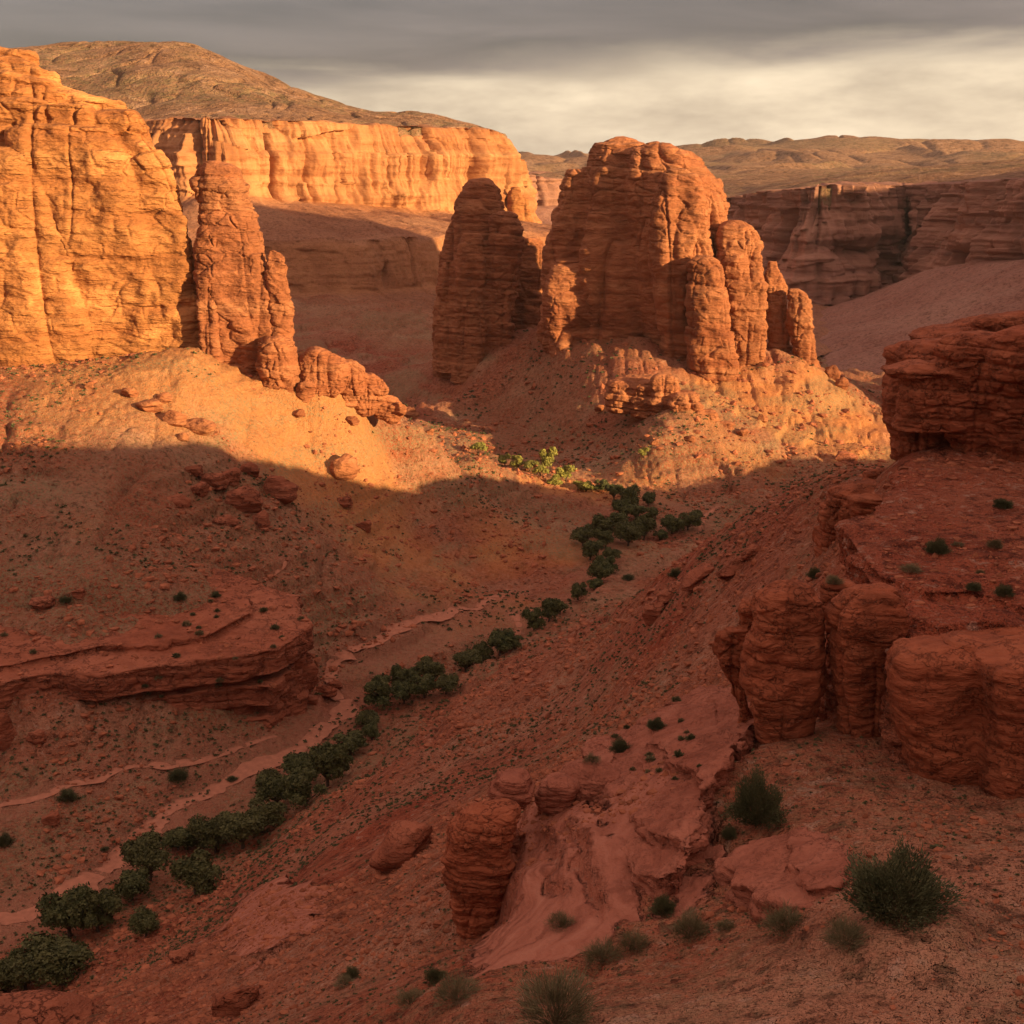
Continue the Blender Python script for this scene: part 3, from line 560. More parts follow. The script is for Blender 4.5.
def weather(V, N, big, strata, bed, crack, fine, seed, joint=0.0, sub=.32, blk=1.0):
    x, y, z = V.T; hor = np.clip(np.hypot(N[:, 0], N[:, 1]) * 1.25, 0, 1)
    zw = z + bed * .5 * noise(x / (bed * 9), y / (bed * 9), 0, seed + 1) + .10 * x + .04 * y
    def lay(h, s_):       # beds of uneven hardness: hard ones stand proud with a sharp lip, soft partings cut back
        t = zw / h + .6 * noise(zw / (h * 3), 0, 0, s_); k = np.floor(t); f = t - k
        hard = _hash(k.astype(np.int64), k.astype(np.int64) * 0 + 3, k.astype(np.int64) * 0, s_)
        k1 = k + 1; h2 = _hash(k1.astype(np.int64), k1.astype(np.int64) * 0 + 3, k1.astype(np.int64) * 0, s_)
        b_ = sstep(.86, 1.0, f); prof = np.abs(2 * f - 1) ** 14
        return .9 * (hard * (1 - b_) + h2 * b_) + .35 * (1 - (2 * f - 1) ** 2) - 1.1 * prof
    s_ = .95 * lay(bed, seed + 2) + sub * lay(bed * .31, seed + 3) * (.5 + .5 * noise(x / (bed * 6), y / (bed * 6), z / (bed * 3), seed + 8)) + .2 * noise(x / bed, y / bed, zw / (bed * .25), seed + 4)
    kk = np.floor(zw / bed + .6 * noise(zw / (bed * 3), 0, 0, seed + 2)); s_ = s_ + 1.0 * noise(x / (bed * 1.7) + kk * 3.3, y / (bed * 1.7), kk * 7.7, seed + 15) + .5 * noise(x / (bed * .6), y / (bed * .6) + kk * 2.1, kk * 5.1, seed + 16)
    s_ = s_ * (.55 + .45 * noise(x / (bed * 8), y / (bed * 8), z / (bed * 5), seed + 6))
    cr = (1 - np.abs(noise(x / (big * 4), y / (big * 4), z / (big * 22), seed + 10))) ** 9
    cr2 = (1 - np.abs(noise(x / (big * 1.9), y / (big * 1.9), z / (big * 8), seed + 11))) ** 12
    bl = (1 - np.abs(noise(x / (bed * 2.2), y / (bed * 2.2), np.floor(zw / bed) * 3.7, seed + 12))) ** 10
    b1, b2, bid = worley(x / (bed * 1.5) + .25 * noise(x / bed, y / bed, z / bed, seed + 40), y / (bed * 1.5), zw / (bed * .85), seed + 41)
    wk = .35 + .65 * sstep(-.2, .4, noise(x / (bed * 5), y / (bed * 5), z / (bed * 4), seed + 43))
    s_ = s_ + blk * wk * (.55 * bid * sstep(0, .12, b2 - b1) - .8 * (1 - sstep(0, .10, b2 - b1)))
    d = hor * (strata * s_ - crack * cr - .55 * crack * cr2 - .5 * strata * bl * (.3 + joint)) + big * .28 * fbm(x / (big * 2.4), y / (big * 2.4), z / (big * 3), 3, seed + 20) + fine * fbm(x / (fine * 9), y / (fine * 9), z / (fine * 5), 4, seed + 30)
    D = N * d[:, None]; D[:, 2] *= .55
    return V + D
def rock(name, parts, mat, vox, big=3., strata=.5, bed=2.0, crack=1.0, fine=.15, seed=0, label=None, cat='rock formation', group=None, kind=None, joint=0., sub=.32, blk=1.0):
    Vs, Fq, Fn, o = [], [], [], 0
    for V, F, caps in parts:
        Vs.append(V); Fq += [tuple(int(i) + o for i in f) for f in F]; Fn += [tuple(i + o for i in f) for f in caps]; o += len(V)
    tmp = bpy.data.meshes.new('tmp'); tmp.from_pydata(np.concatenate(Vs).tolist(), [], Fq + Fn); tmp.update()
    import bmesh
    bm = bmesh.new(); bm.from_mesh(tmp); bmesh.ops.remove_doubles(bm, verts=bm.verts, dist=1e-4); bmesh.ops.recalc_face_normals(bm, faces=bm.faces); bm.to_mesh(tmp); bm.free()
    ob = bpy.data.objects.new('tmp', tmp); C.objects.link(ob)
    md = ob.modifiers.new('r', 'REMESH'); md.mode = 'VOXEL'; md.voxel_size = vox * Q; md.use_smooth_shade = True
    dg = bpy.context.evaluated_depsgraph_get(); me = bpy.data.meshes.new_from_object(ob.evaluated_get(dg))
    bpy.data.objects.remove(ob); bpy.data.meshes.remove(tmp)
    V = verts_of(me); N = norms_of(me)
    # smooth the normals' direction a little so the weathering is coherent
    c0 = V[:, :].mean(0)
    V2 = weather(V.astype(np.float64), N.astype(np.float64), big, strata, bed, crack, fine, seed, joint, sub, blk)
    base = np.array([c0[0], c0[1], V[:, 2].min()])
    me.vertices.foreach_set('co', (V2 - base).astype(np.float32).ravel()); me.name = name
    me.polygons.foreach_set('use_smooth', np.ones(len(me.polygons), bool)); me.update()
    me.materials.clear(); o_ = link(name, me, mat, label=label, cat=cat, group=group, kind=kind); o_.location = base
    return o_
K = dict(crack=1.3, big=4.0, strata=.85, bed=5.2, fine=.35, joint=.5)
# great cliff
Yc = 292
lc = [col(Yc, [(150,-260,20),(170,-270,45),(220,-270,63),(280,-270,82),(330,-270,95),(400,-270,98)], .22, 4),
      col(Yc + 1, [(130,10,112),(165,14,134),(220,40,150),(275,60,159),(330,70,158),(395,70,160)], .42, 3.6),
      col(Yc + 2, [(142,110,150),(160,105,166),(200,110,182),(250,118,197),(300,125,211),(350,130,219),(390,130,224)], .45, 3.2),
      col(Yc + 4, [(100,-270,5),(118,-270,20),(160,-270,28)], .2, 4), col(Yc + 4, [(102,-5,52),(118,0,54),(165,0,54)], .8, 3.4),
      col(Yc + 4, [(106,45,95),(120,50,102),(165,52,102)], .8, 3.4), col(Yc + 5, [(112,90,140),(124,96,151),(150,96,152),(170,96,150)], .8, 3.4),
      col(Yc + 10, [(80,-270,48),(92,-270,66),(112,-270,82)], .18, 4), col(Yc + 14, [(62,-270,30),(70,-270,44),(90,-270,58)], .16, 4), col(Yc + 18, [(48,-270,8),(54,-270,26),(66,-270,40)], .14, 4),
      col(Yc + 12, [(96,-200,100),(104,-200,112),(116,-200,126)], .2, 4)]
lc += [col(Yc + 40, [(75,-300,30),(120,-300,110),(250,-300,150),(400,-300,170)], .35, 3)]
rock('cliff', lc, M_cliff, .26, label='towering sunlit orange sandstone cliff with banded top above the scree slope', cat='cliff', seed=11, **K)
rock('rock_column', [col(288, [(277,198,209),(290,196,215),(320,197,221),(356,200,223)], .8)], M_butte, .22, crack=.8, big=2., strata=.5, bed=2.5, fine=.18, seed=13,
     label='short rounded column tucked between the great cliff and the leaning spire', cat='rock column', group='rock columns beside the great cliff')
rock('rock_spire', [col(294, [(164,206,226),(170,198,238),(180,194,243),(200,192,250),(225,192,260),(260,196,269),(300,203,279),(340,210,286),(380,222,292)], .75),
     col(290, [(255,246,263),(270,244,268),(300,246,272),(350,255,280),(380,258,285)], .8)], M_butte, .22, crack=.7, big=3.2, strata=.6, bed=3.2, fine=.25, seed=14,
     label='tall leaning red sandstone spire standing beside the great orange cliff', cat='rock spire')
rock('rock_column', [col(290, [(250,267,276),(258,264,284),(285,266,290),(310,270,292),(345,274,294),(365,274,296)], .8)], M_butte, .2, crack=.8, big=2., strata=.5, bed=2.5, fine=.18, seed=15,
     label='narrow knobbly column joined to the right flank of the leaning spire', cat='rock column', group='rock columns beside the great cliff')
rock('rock_column', [col(287, [(337,262,285),(345,256,296),(365,256,300),(385,262,300)], .9)], M_butte, .22, crack=.7, big=2., strata=.55, bed=2.2, fine=.18, seed=16,
     label='squat rounded rock bulge at the foot of the leaning spire', cat='rock column', group='rock columns beside the great cliff')
# butte
K = K
bt = [col(482, [(172,568,590),(200,555,592),(230,545,592),(280,539,592),(330,539,592),(352,545,598)], .8), col(474, [(262,552,590),(285,544,602),(320,543,606),(348,550,606)], .6),
      col(484, [(137,612,630),(142,600,640),(152,588,652),(200,578,658),(260,574,658),(350,572,662)], 1.0),
      col(470, [(142,642,662),(150,628,680),(165,624,699),(180,622,711),(200,620,721),(225,621,725),(260,625,724),(300,632,716),(355,646,712)], .7),
      col(456, [(170,664,690),(190,654,705),(240,648,711),(300,652,708),(362,662,706)], .7), col(488, [(152,655,690),(175,655,716),(205,655,726),(300,655,728),(350,655,728)], .8),
      col(472, [(215,584,620),(250,578,640),(300,576,645),(348,580,645)], .6)]
rock('butte', bt, M_butte, .36, crack=2.8, big=5.0, strata=.8, bed=4.8, fine=.4, seed=21, label='massive domed red sandstone butte rising from a talus mound mid canyon', cat='butte')
KP = dict(crack=1.1, big=2.6, strata=.6, bed=4.0, fine=.32)
rock('rock_pillar', [col(446, [(256,694,711),(266,688,721),(300,686,727),(340,686,733),(365,689,738),(383,698,738)], .85)], M_butte, .32, seed=22, label='shorter pale pillar leaning on the butte front with swollen sunlit foot', cat='rock pillar', group='rock pillars on the sunlit flank of the butte', **KP)
rock('rock_pillar', [col(456, [(221,726,744),(230,717,756),(255,715,762),(300,721,766),(350,729,766),(378,734,760)], .85)], M_butte, .32, seed=23, label='tallest rounded pillar beside the butte between two neighbours', cat='rock pillar', group='rock pillars on the sunlit flank of the butte', **KP)
rock('rock_pillar', [col(474, [(262,767,778),(275,763,783),(310,764,788),(358,768,792)], .85)], M_butte, .32, seed=24, label='slim shaded pillar second from the outer end of the butte', cat='rock pillar', group='rock pillars on the sunlit flank of the butte', **KP)
rock('rock_pillar', [col(468, [(290,788,801),(298,785,809),(325,785,814),(350,789,815),(376,796,816)], .85)], M_butte, .32, seed=25, label='lowest outermost pillar of the butte facing the evening sun', cat='rock pillar', group='rock pillars on the sunlit flank of the butte', **KP)
rock('rock_tower', [col(524, [(180,472,492),(190,462,501),(215,450,505),(260,440,507),(300,436,507),(360,432,502)], .8), col(511, [(212,498,514),(222,489,519),(270,487,521),(352,490,512)], .8),
      col(511, [(235,462,484),(260,455,490),(310,452,490),(362,450,492)], .8), col(514, [(262,442,458),(290,434,460),(358,432,462)], .8)], M_butte, .36, crack=2.0, big=4., strata=.85, bed=3.4, fine=.26, seed=27,
      label='shaded clustered red rock tower standing apart beside the domed butte', cat='rock tower')
rock('rock_wall', [col(545, [(238,510,528),(250,504,545),(335,500,552)], .8)], M_butte, .42, crack=2.0, big=4., strata=.85, bed=3.4, fine=.26, seed=28, label='dark saddle of rock in the gap between tower and butte', cat='rock wall')
rock('rock_buttress', [col(960, [(188,512,522),(200,508,528),(220,508,533),(240,508,538)], .8)], M_cliff, .8, crack=2.0, big=6., strata=1., bed=4., fine=.3, seed=29, label='golden sunlit buttress at the end of the far mesa wall', cat='rock buttress')
# upper outcrop
KN = dict(crack=.5, big=1.1, strata=.30, bed=.95, fine=.07, joint=.6)
def up(Y, st, dr=.8, p=3.0): return col(Y, st, dr, p)
rock('rock_outcrop', [up(90, [(342,904,962),(352,890,975),(364,888,982),(385,889,984),(400,888,984),(420,892,985),(440,893,988),(475,898,990)], .8), up(85.5, [(336,950,1010),(348,938,1020),(372,938,1022),(400,944,1022),(440,948,1020),(478,962,1020)], .7),
     up(83, [(330,1004,1100),(340,988,1120),(366,984,1122),(400,990,1120),(440,990,1120),(490,1000,1120)], .5), up(94, [(314,1000,1140),(322,975,1140),(360,970,1140),(440,970,1140)], .35), up(96, [(322,960,1110),(332,915,1120),(350,905,1120),(450,905,1120)], .35),
     up(86, [(368,880,990),(374,886,1000),(380,895,1000)], .6)], M_near, .085, seed=31, label='rust red layered outcrop with overhanging caprock above the flat bench', cat='rock outcrop', **KN)
rock('rock_outcrop', [up(86, [(486,838,905),(494,824,915),(520,815,910),(550,815,900),(590,822,895)], .7), up(82, [(500,850,900),(540,846,895),(590,850,890)], .6), up(90, [(470,872,905),(480,862,912),(520,858,912)], .7)], M_near, .1, seed=32, label='rough crumbling red gully wall below the bench edge', cat='rock outcrop', **KN)
# bench and its columns
def wq(px, py, Y): return P(px, py, Y)[:2]
bench = [wq(836,592,58), wq(826,600,55), wq(850,596,53), wq(885,612,51.3), wq(905,640,48.6), wq(960,655,47.8), wq(1060,668,46.5), wq(1200,680,45), (34, 60), (37, 86), wq(925,462,82), wq(900,485,77), wq(880,512,71), wq(860,545,65), wq(840,574,60)]
b2 = [wq(850,586,60), wq(880,600,54), wq(895,615,51.6), wq(940,628,50), wq(1000,640,49.4), wq(1060,650,48), wq(1200,655,48), (34, 60), (37, 86), wq(935,465,81), wq(912,488,76), wq(892,515,70), wq(872,548,64)]
rock('rock_bench', [slab(bench, -27, -19.15, r=.4), slab(b2, -21, -18.75, r=.15), slab([(q[0] * .995 + .3, q[1] + 1.6 + .8 * math.sin(q[0])) for q in b2], -20, -18.35, r=.1), slab([(q[0] + .8, q[1] + 5 + math.sin(q[0] * 2)) for q in b2], -20, -18.1, r=.1)], M_ground, .12, seed=41, crack=.35, big=1.2, strata=.25, bed=.6, fine=.13,
     label='broad flat slickrock bench dotted with tufts above the bulging columns', cat='rock bench')
KC = dict(crack=.34, big=.95, strata=.15, bed=1.5, fine=.07, joint=1.2, sub=.14)
g = 'bulging sandstone columns below the bench'
rock('rock_column', [col(55, [(599,745,764),(606,733,768),(620,730,765),(628,728,758)], .9), col(54.5, [(628,722,752),(640,713,754),(660,711,754),(680,718,754),(700,726,754),(720,735,760)], .9)], M_near, .05, seed=42, label='smallest two lobed knob at the outer end of the column row', cat='rock column', group=g, **KC)
rock('rock_column', [col(53, [(585,778,812),(592,765,818),(600,757,821),(614,752,821),(630,750,821),(640,744,822),(655,741,823),(680,741,822),(692,745,821),(698,754,820),(720,756,818),(748,762,812),(758,770,806)], .8, 3.0)], M_near, .05, seed=43, label='stout banded rock column with wide waist beside the dark cleft', cat='rock column', group=g, **KC)
rock('rock_column', [col(52, [(588,850,894),(596,838,903),(606,829,906),(622,826,904),(640,829,899),(660,831,896),(688,832,896),(700,835,896),(722,838,896),(745,845,892),(758,850,888)], .8, 3.0), col(55, [(582,826,850),(592,821,856),(640,824,850),(740,834,850)], .7)], M_near, .05, seed=44,
     label='rounded barrel like rock column between dark cleft and broad wall', cat='rock column', group=g, **KC)
rock('rock_block', [col(48.2, [(648,905,1000),(656,894,1010),(680,890,1015),(700,892,1015),(740,896,1015),(775,904,1015),(800,925,1015)], .8, 3.4), col(46.8, [(652,985,1180),(660,975,1190),(700,972,1190),(760,974,1190),(800,980,1190),(826,1000,1190)], .62, 3.8), col(48.5, [(650,930,1180),(790,930,1180)], .3, 4)], M_near, .055, seed=45, crack=.22, big=1.3, strata=.07, bed=2.6, fine=.07, joint=.6, sub=.1,
     label='broad smooth varnish streaked wall of rock undercut along its base', cat='rock wall')
# standing rock at the lip of the slope
rock('rock_column', [col(50, [(806,480,515),(814,462,520),(830,450,517),(850,447,512),(875,449,508),(900,451,503),(920,455,499),(940,464,490)], .85, 2.8)], M_near, .042, seed=46, crack=.2, big=.7, strata=.12, bed=.42, fine=.03, joint=.7, label='lone standing banded rock with narrow base beside a dark cleft', cat='standing rock')
rock('boulder', [col(52, [(773,500,525),(779,492,533),(792,489,535),(804,498,530),(810,505,520)], .9)], M_slick, .042, seed=47, crack=.15, big=.6, strata=.10, bed=.35, fine=.03, label='flattened pink cap boulder resting on top of the standing rock', cat='boulder')
rock('boulder', [col(53, [(776,552,568),(782,540,580),(795,535,574),(808,540,572),(812,545,566)], .9)], M_slick, .042, seed=48, crack=.15, big=.6, strata=.08, bed=.4, fine=.03, label='smooth rounded boulder bridging the gap next to the standing rock', cat='boulder')
rock('boulder', [col(54, [(765,575,600),(772,560,620),(785,555,620),(800,560,610)], .8)], M_slick, .05, seed=49, crack=.15, big=.6, strata=.08, bed=.4, fine=.03, label='low boulder half buried at the head of the pink ledges', cat='boulder')
# long banded ledge on the far side of the wash
L1 = [wq(-90,640,166), wq(60,690,174), wq(200,710,179), wq(280,705,183), wq(312,694,192), wq(306,690,206), wq(200,640,218), wq(-60,620,215)]
def shr(poly, f, dx=0, dy=0):
    p_ = np.array(poly); c_ = p_.mean(0); return [(c_[0] + (q[0] - c_[0]) * f + dx, c_[1] + (q[1] - c_[1]) * f + dy) for q in p_]
def rag(poly, f, dx, dy, s_, amp=1.6):
    p_ = np.array(shr(poly, f, dx, dy)); o = []
    for a, b in zip(p_, np.roll(p_, -1, 0)):
        for t_ in np.arange(0, 1, 1 / max(1, int(np.hypot(*(b - a)) / 4))):
            q = a + (b - a) * t_; o.append((q[0] + amp * float(noise(q[0] / 5, q[1] / 5, s_, 161)), q[1] + amp * float(noise(q[0] / 5, q[1] / 5, s_, 162))))
    return o
rock('rock_ledge', [slab(rag(L1, .98, 0, 0, 1), -90, -79.5, (0, .06), 1.), slab(rag(L1, .93, 0, 1, 2), -81, -76.6, (0, .08), .5), slab(rag(L1, .99, 0, 0, 3), -77.2, -73.6, (0, .10), .5), slab(rag(L1, .93, -1, 1, 4), -74.5, -71.8, (0, .12), .4), slab(rag(L1, 1.0, -.6, .3, 5), -72.6, -68.4, (0, .08), .5), slab(rag(L1, .8, -5, 2, 6, 3), -69, -67.4, (0, .08), .3)],
     M_ledge, .2, seed=51, crack=1.1, big=2.6, strata=.35, bed=1.9, fine=.16, joint=1.2, label='long banded rock ledge with undercut shelves beside the dirt track', cat='rock ledge')
def pw(px, py, Y): return P(px, py, Y)
def lump(px, py, Y, w, h, dr=1., rot=0., tilt=0.):
    q = pw(px, py, Y); k = Y / F_PX; return ell(q[0], q[1], q[2], w * k / 2, w * k / 2 * dr, h * k / 2, rot, tilt, 3.2)
rock('rock_outcrop', [lump(322, 372, 290, 52, 46, 1., .2, .5), lump(346, 384, 292, 36, 50, .9, .1, .6), lump(368, 394, 294, 30, 44, .9, .2, .6), lump(388, 408, 297, 30, 26, .9, 0, .5), lump(310, 392, 286, 30, 26, .9, .3, .4)], M_butte, .2, seed=61, crack=.9, big=1.8, strata=.55, bed=2.0, fine=.2, joint=.8,
     label='broken orange rock ribs along the crest of the sunlit spur', cat='rock outcrop')
rock('rock_outcrop', [lump(622, 396, 406, 34, 34, 1.), lump(645, 400, 402, 28, 40, .9), lump(663, 396, 400, 30, 46, .9), lump(684, 408, 397, 34, 34, 1.), lump(704, 420, 394, 30, 22, 1.), lump(640, 386, 412, 60, 22, .6), lump(724, 428, 392, 22, 14, 1.)], M_butte, .26, seed=62, crack=1.0, big=1.8, strata=.7, bed=2.0, fine=.22, joint=.8,
     label='crumbling rock ledge jutting from the talus below the butte', cat='rock outcrop')
def ledge_slab(pts, h, th, s_, amp=.35, grow=0.):
    g_ = np.array([g0(*q) for q in pts]); zz = base_z(g_[:, 0], g_[:, 1]); c_ = g_.mean(0)
    A = np.stack([np.ones(len(g_)), g_[:, 0] - c_[0], g_[:, 1] - c_[1]], 1); k, *_r = np.linalg.lstsq(A, zz, rcond=None); o = []
    for a, b in zip(g_, np.roll(g_, -1, 0)):
        for t_ in np.arange(0, 1, 1 / max(1, int(np.hypot(*(b - a)) / .45))):
            q = a + (b - a) * t_; o.append((q[0] + amp * float(noise(q[0] / .9, q[1] / .9, s_, 171)), q[1] + amp * float(noise(q[0] / .9, q[1] / .9, s_, 172))))
    return slab(o, k[0] + h - th, k[0] + h, (k[1] * .92, k[2] * .92), .12)
lg = [([(585,768),(582,795),(590,825),(600,850),(618,872),(648,908),(690,892),(702,850),(700,800),(725,770),(700,735),(645,745)], .55), ([(628,762),(607,788),(606,808),(620,832),(640,845),(656,870),(688,882),(700,855),(700,810),(720,775),(690,742)], 1.0),
      ([(642,750),(648,770),(668,783),(690,803),(702,826),(716,800),(735,765),(715,733),(680,734)], 1.35), ([(665,728),(690,745),(712,762),(735,768),(758,745),(735,708),(700,708)], 1.25)]
rock('rock_ledge', [ledge_slab(p_, h, 2.4, k) for k, (p_, h) in enumerate(lg)], M_slick, .06, crack=.25, big=.9, strata=.16, bed=.36, fine=.07, joint=1., blk=1.3, seed=71,
     label='pink curved rock ledges stepping down from the columns to the standing rock', cat='rock ledge')
rock('rock_slab', [ledge_slab([(727,872),(747,846),(795,838),(845,852),(862,872),(850,900),(800,914),(740,908)], .30, 2., 9), ledge_slab([(785,852),(828,850),(850,868),(846,896),(800,906),(790,880)], .5, 2., 10)], M_slick, .06, crack=.2, big=1.0, strata=.12, bed=.4, fine=.07, joint=.8, blk=1.1, seed=72,
     label='flat cracked pink rock slab between the two dark bushes', cat='rock slab')
bpy.context.view_layer.update()
# ------------------------------------------------------------------ where a pixel's sight line meets what is built so far
DG = bpy.context.evaluated_depsgraph_get(); DG.update()
def hit(px, py):
    d = Vector(P(px, py, 1.0)).normalized(); ok, loc, nrm, _, ob, _ = sc.ray_cast(DG, Vector((0, 0, 0)), d)
    return (loc, nrm, ob.name) if ok else None
def hits(lst): return [h for h in (hit(*q[:2]) for q in lst)]
# ---------------------------------------------------------------- paths
PATHS = []
def path(pts, w, name='path'):
    Q_ = np.array([tuple(h[0])[:2] for h in (hit(*p_) for p_ in pts) if h]); 
    d = np.hypot(*np.diff(Q_, axis=0).T); n = int(d.sum() / .5); S = catmull(Q_, n)
    for _ in range(30): S[1:-1] = (S[:-2] + 2 * S[1:-1] + S[2:]) / 4
    T = np.gradient(S, axis=0); T /= np.linalg.norm(T, axis=1)[:, None] + 1e-9; Nn = np.stack([-T[:, 1], T[:, 0]], 1)
    m = 15; o = np.linspace(-1, 1, m)[None]; s_ = np.arange(n)[:, None] * .5
    ww = w * .8 * (1 + .5 * noise(s_ / 5., 0, 0, 201) + .22 * noise(s_ / 1.2, 3, 0, 202)) + .0
    sh = w * .3 * noise(s_ / 7, 9, 0, 203)
    off = o * ww + sh + .12 * w * np.sign(o) * (np.abs(o) > .9) * noise(s_ / .8, o * 3, 0, 205)
    X = S[:, :1] + Nn[:, :1] * off; Y = S[:, 1:] + Nn[:, 1:] * off
    Z = ground_z(X, Y); Zm = np.repeat(Z.mean(1, keepdims=True), m, 1)
    for _ in range(6): Z[1:-1] = (Z[:-2] + 2 * Z[1:-1] + Z[2:]) / 4
    Z = np.repeat(Z.mean(1, keepdims=True), m, 1) * .7 + Z * .3 - .02 - .06 * np.abs(o) ** 2
    me = mesh_from(name, np.stack([X, Y, Z], -1).reshape(-1, 3), grid_faces(n, m)[:, ::-1])
    PATHS.append((S[::6].copy(), Z[::6, m // 2].copy(), w)); return link(name, me, M_path, kind='structure')
path([(0,922),(35,908),(70,893),(115,868),(145,835),(165,812),(205,793),(255,768),(300,750),(330,730),(343,712),(342,700)], 2.3)
path([(352,652),(400,628),(450,612),(485,600),(512,588)], 1.8)
path([(342,700),(330,684),(326,668),(336,656),(352,652)], 1.8)
path([(0,806),(40,795),(85,780),(130,769),(185,762),(240,748),(275,735)], 1.0)
path([(700,530),(706,515),(718,506)], .8)
path([(515,640),(518,622),(512,612)], .9)
path([(265,580),(280,572),(285,560)], .5)

# the tread is worn into the ground and its dust spreads to either side
def wear():
    me = bpy.data.objects['ground'].data; V = verts_of(me); dust = np.zeros(len(V)); idx = np.nonzero((np.hypot(V[:, 0], V[:, 1]) < 460) & (V[:, 1] > 60) & (np.abs(V[:, 0]) < V[:, 1] * .6))[0]
    x, y = V[idx, 0].astype(float), V[idx, 1].astype(float); nz = noise(x / 3, y / 3, 0, 211); du = np.zeros(len(idx)); z = V[idx, 2].astype(float)
    for S, Z, w in PATHS:
        best = np.full(len(idx), 1e9); zb = z.copy()
        for k in range(0, len(S)):
            d = np.hypot(x - S[k, 0], y - S[k, 1]); b = d < best; best = np.where(b, d, best); zb = np.where(b, Z[k], zb)
        a = 1 - sstep(w * .8, w * 1.8, best); z = z * (1 - a) + np.minimum(z, zb - .10) * a; du = np.maximum(du, .85 * (1 - sstep(w * .7, w * 4.2, best + nz * w * 1.5)))
    wd_ = near_line(x, y, WASH); du = np.maximum(du, .55 * (1 - sstep(1.5, 6.5, wd_ + 3 * nz)))
    V[idx, 2] = z; me.vertices.foreach_set('co', V.ravel()); dust[idx] = du
    at = me.attributes.new('dust', 'FLOAT', 'POINT'); at.data.foreach_set('value', dust.astype(np.float32)); me.update()
wear()

# ------------------------------------------------------------------ loose boulders
def boulder_mesh(seed, n=3):
    import bmesh
    bm = bmesh.new(); bmesh.ops.create_icosphere(bm, subdivisions=n, radius=1)
    V = np.array([v.co[:] for v in bm.verts]); r_ = np.random.RandomState(seed)
    for k in range(9):      # cut flat facets
        d = r_.normal(size=3); d /= np.linalg.norm(d); h = r_.uniform(.55, .85); t = V @ d; V = V - np.outer(np.maximum(t - h, 0) * .92, d)
    V = V * (1 + .07 * fbm(V[:, 0] * 2.2 + seed, V[:, 1] * 2.2, V[:, 2] * 2.2, 4, seed)[:, None]) 
    V[:, :2] *= (1 + .04 * np.sign(np.sin(V[:, 2:] * 11 + seed)))
    for v, q in zip(bm.verts, V): v.co = q
    me = bpy.data.meshes.new('boulder'); bm.to_mesh(me); bm.free()
    me.polygons.foreach_set('use_smooth', np.full(len(me.polygons), n >= 3)); return me
BM_ = [boulder_mesh(300 + k, 4) for k in range(7)]
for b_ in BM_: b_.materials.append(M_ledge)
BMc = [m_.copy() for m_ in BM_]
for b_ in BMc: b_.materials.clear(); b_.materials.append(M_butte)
def boulder(px, py, wpx, hpx, label, k=0, rot=None, tilt=0., group=None, lit=False, depth=.8):
    h = hit(px, py + hpx * .3)
    if not h: return
    q = h[0]; s_ = q.length / F_PX
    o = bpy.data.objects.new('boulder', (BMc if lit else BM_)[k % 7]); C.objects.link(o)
    o.location = q + Vector((0, 0, hpx * s_ * .22)); o.scale = (wpx * s_ * .56, wpx * s_ * .56 * depth, hpx * s_ * .62)
    o.rotation_euler = (0, tilt, random.uniform(-.4, .4) if rot is None else rot); tag(o, label, 'boulder', group); return o
boulder(402, 846, 66, 46, 'long rounded boulder lying alone on the slope near the standing rock', 0, .2, -.35)
boulder(236, 1003, 46, 34, 'wedge shaped boulder at the foot of the pink dome', 1, .3, -.5)
boulder(184, 955, 26, 20, 'overhanging small slab boulder on the red slope near the riverside trees', 2)
boulder(38, 1016, 100, 34, 'big flat dark boulder at the lower corner below the riverside trees', 3, 0, .05)
boulder(655, 612, 22, 26, 'pale upright block ending the string of rocks on the hillside', 4)
boulder(672, 590, 30, 20, 'dark jagged rock next above the pale upright block', 5, .2, -.5)
boulder(700, 575, 40, 16, 'tilted slab rock in the middle of the hillside string', 6, .2, -.5)
boulder(735, 566, 36, 18, 'sloping slab rock near the upper end of the hillside string', 2, .2, -.45)
boulder(752, 552, 20, 12, 'small dark rock topping the string on the hillside', 3, 0, -.4)
boulder(845, 458, 22, 14, 'dark boulder perched on the ridge crest below the overhanging outcrop', 1)
boulder(4, 730, 24, 50, 'tall dark boulder at the photo edge under the banded ledge', 4)
boulder(38, 735, 18, 16, 'small round boulder on the slope under the banded ledge', 5)
boulder(53, 818, 18, 14, 'isolated knobby boulder between the two dirt tracks', 6)
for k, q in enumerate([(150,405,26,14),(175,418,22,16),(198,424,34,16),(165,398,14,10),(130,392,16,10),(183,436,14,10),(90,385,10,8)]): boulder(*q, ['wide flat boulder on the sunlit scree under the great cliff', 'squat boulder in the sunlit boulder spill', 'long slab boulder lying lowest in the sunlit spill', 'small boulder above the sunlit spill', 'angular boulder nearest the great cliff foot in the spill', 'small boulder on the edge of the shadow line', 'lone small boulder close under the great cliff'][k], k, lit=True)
for k, q in enumerate([(178,500,22,16),(245,500,34,26),(215,480,26,18),(262,518,18,22),(232,475,22,16),(200,488,18,14),(280,488,34,26),(225,520,22,14),(250,470,18,14),(195,470,18,12),(345,500,18,12),(365,525,18,12)]):
    boulder(*q, ['round boulder set apart in the shaded spill', 'broadest dark boulder of the shaded spill', 'angular boulder high in the shaded spill', 'upright boulder at the lower end of the shaded spill', 'tilted boulder near the top of the shaded spill', 'small blocky boulder beside the angular one in the shade', 'large shaded rock knob touching the shadow line', 'flat slab boulder low in the shaded spill', 'small boulder just under the shadow line', 'little boulder uphill of the round one', 'small grey boulder on the shaded slope past the spill', 'low boulder furthest along the shaded slope'][k], k + 2)
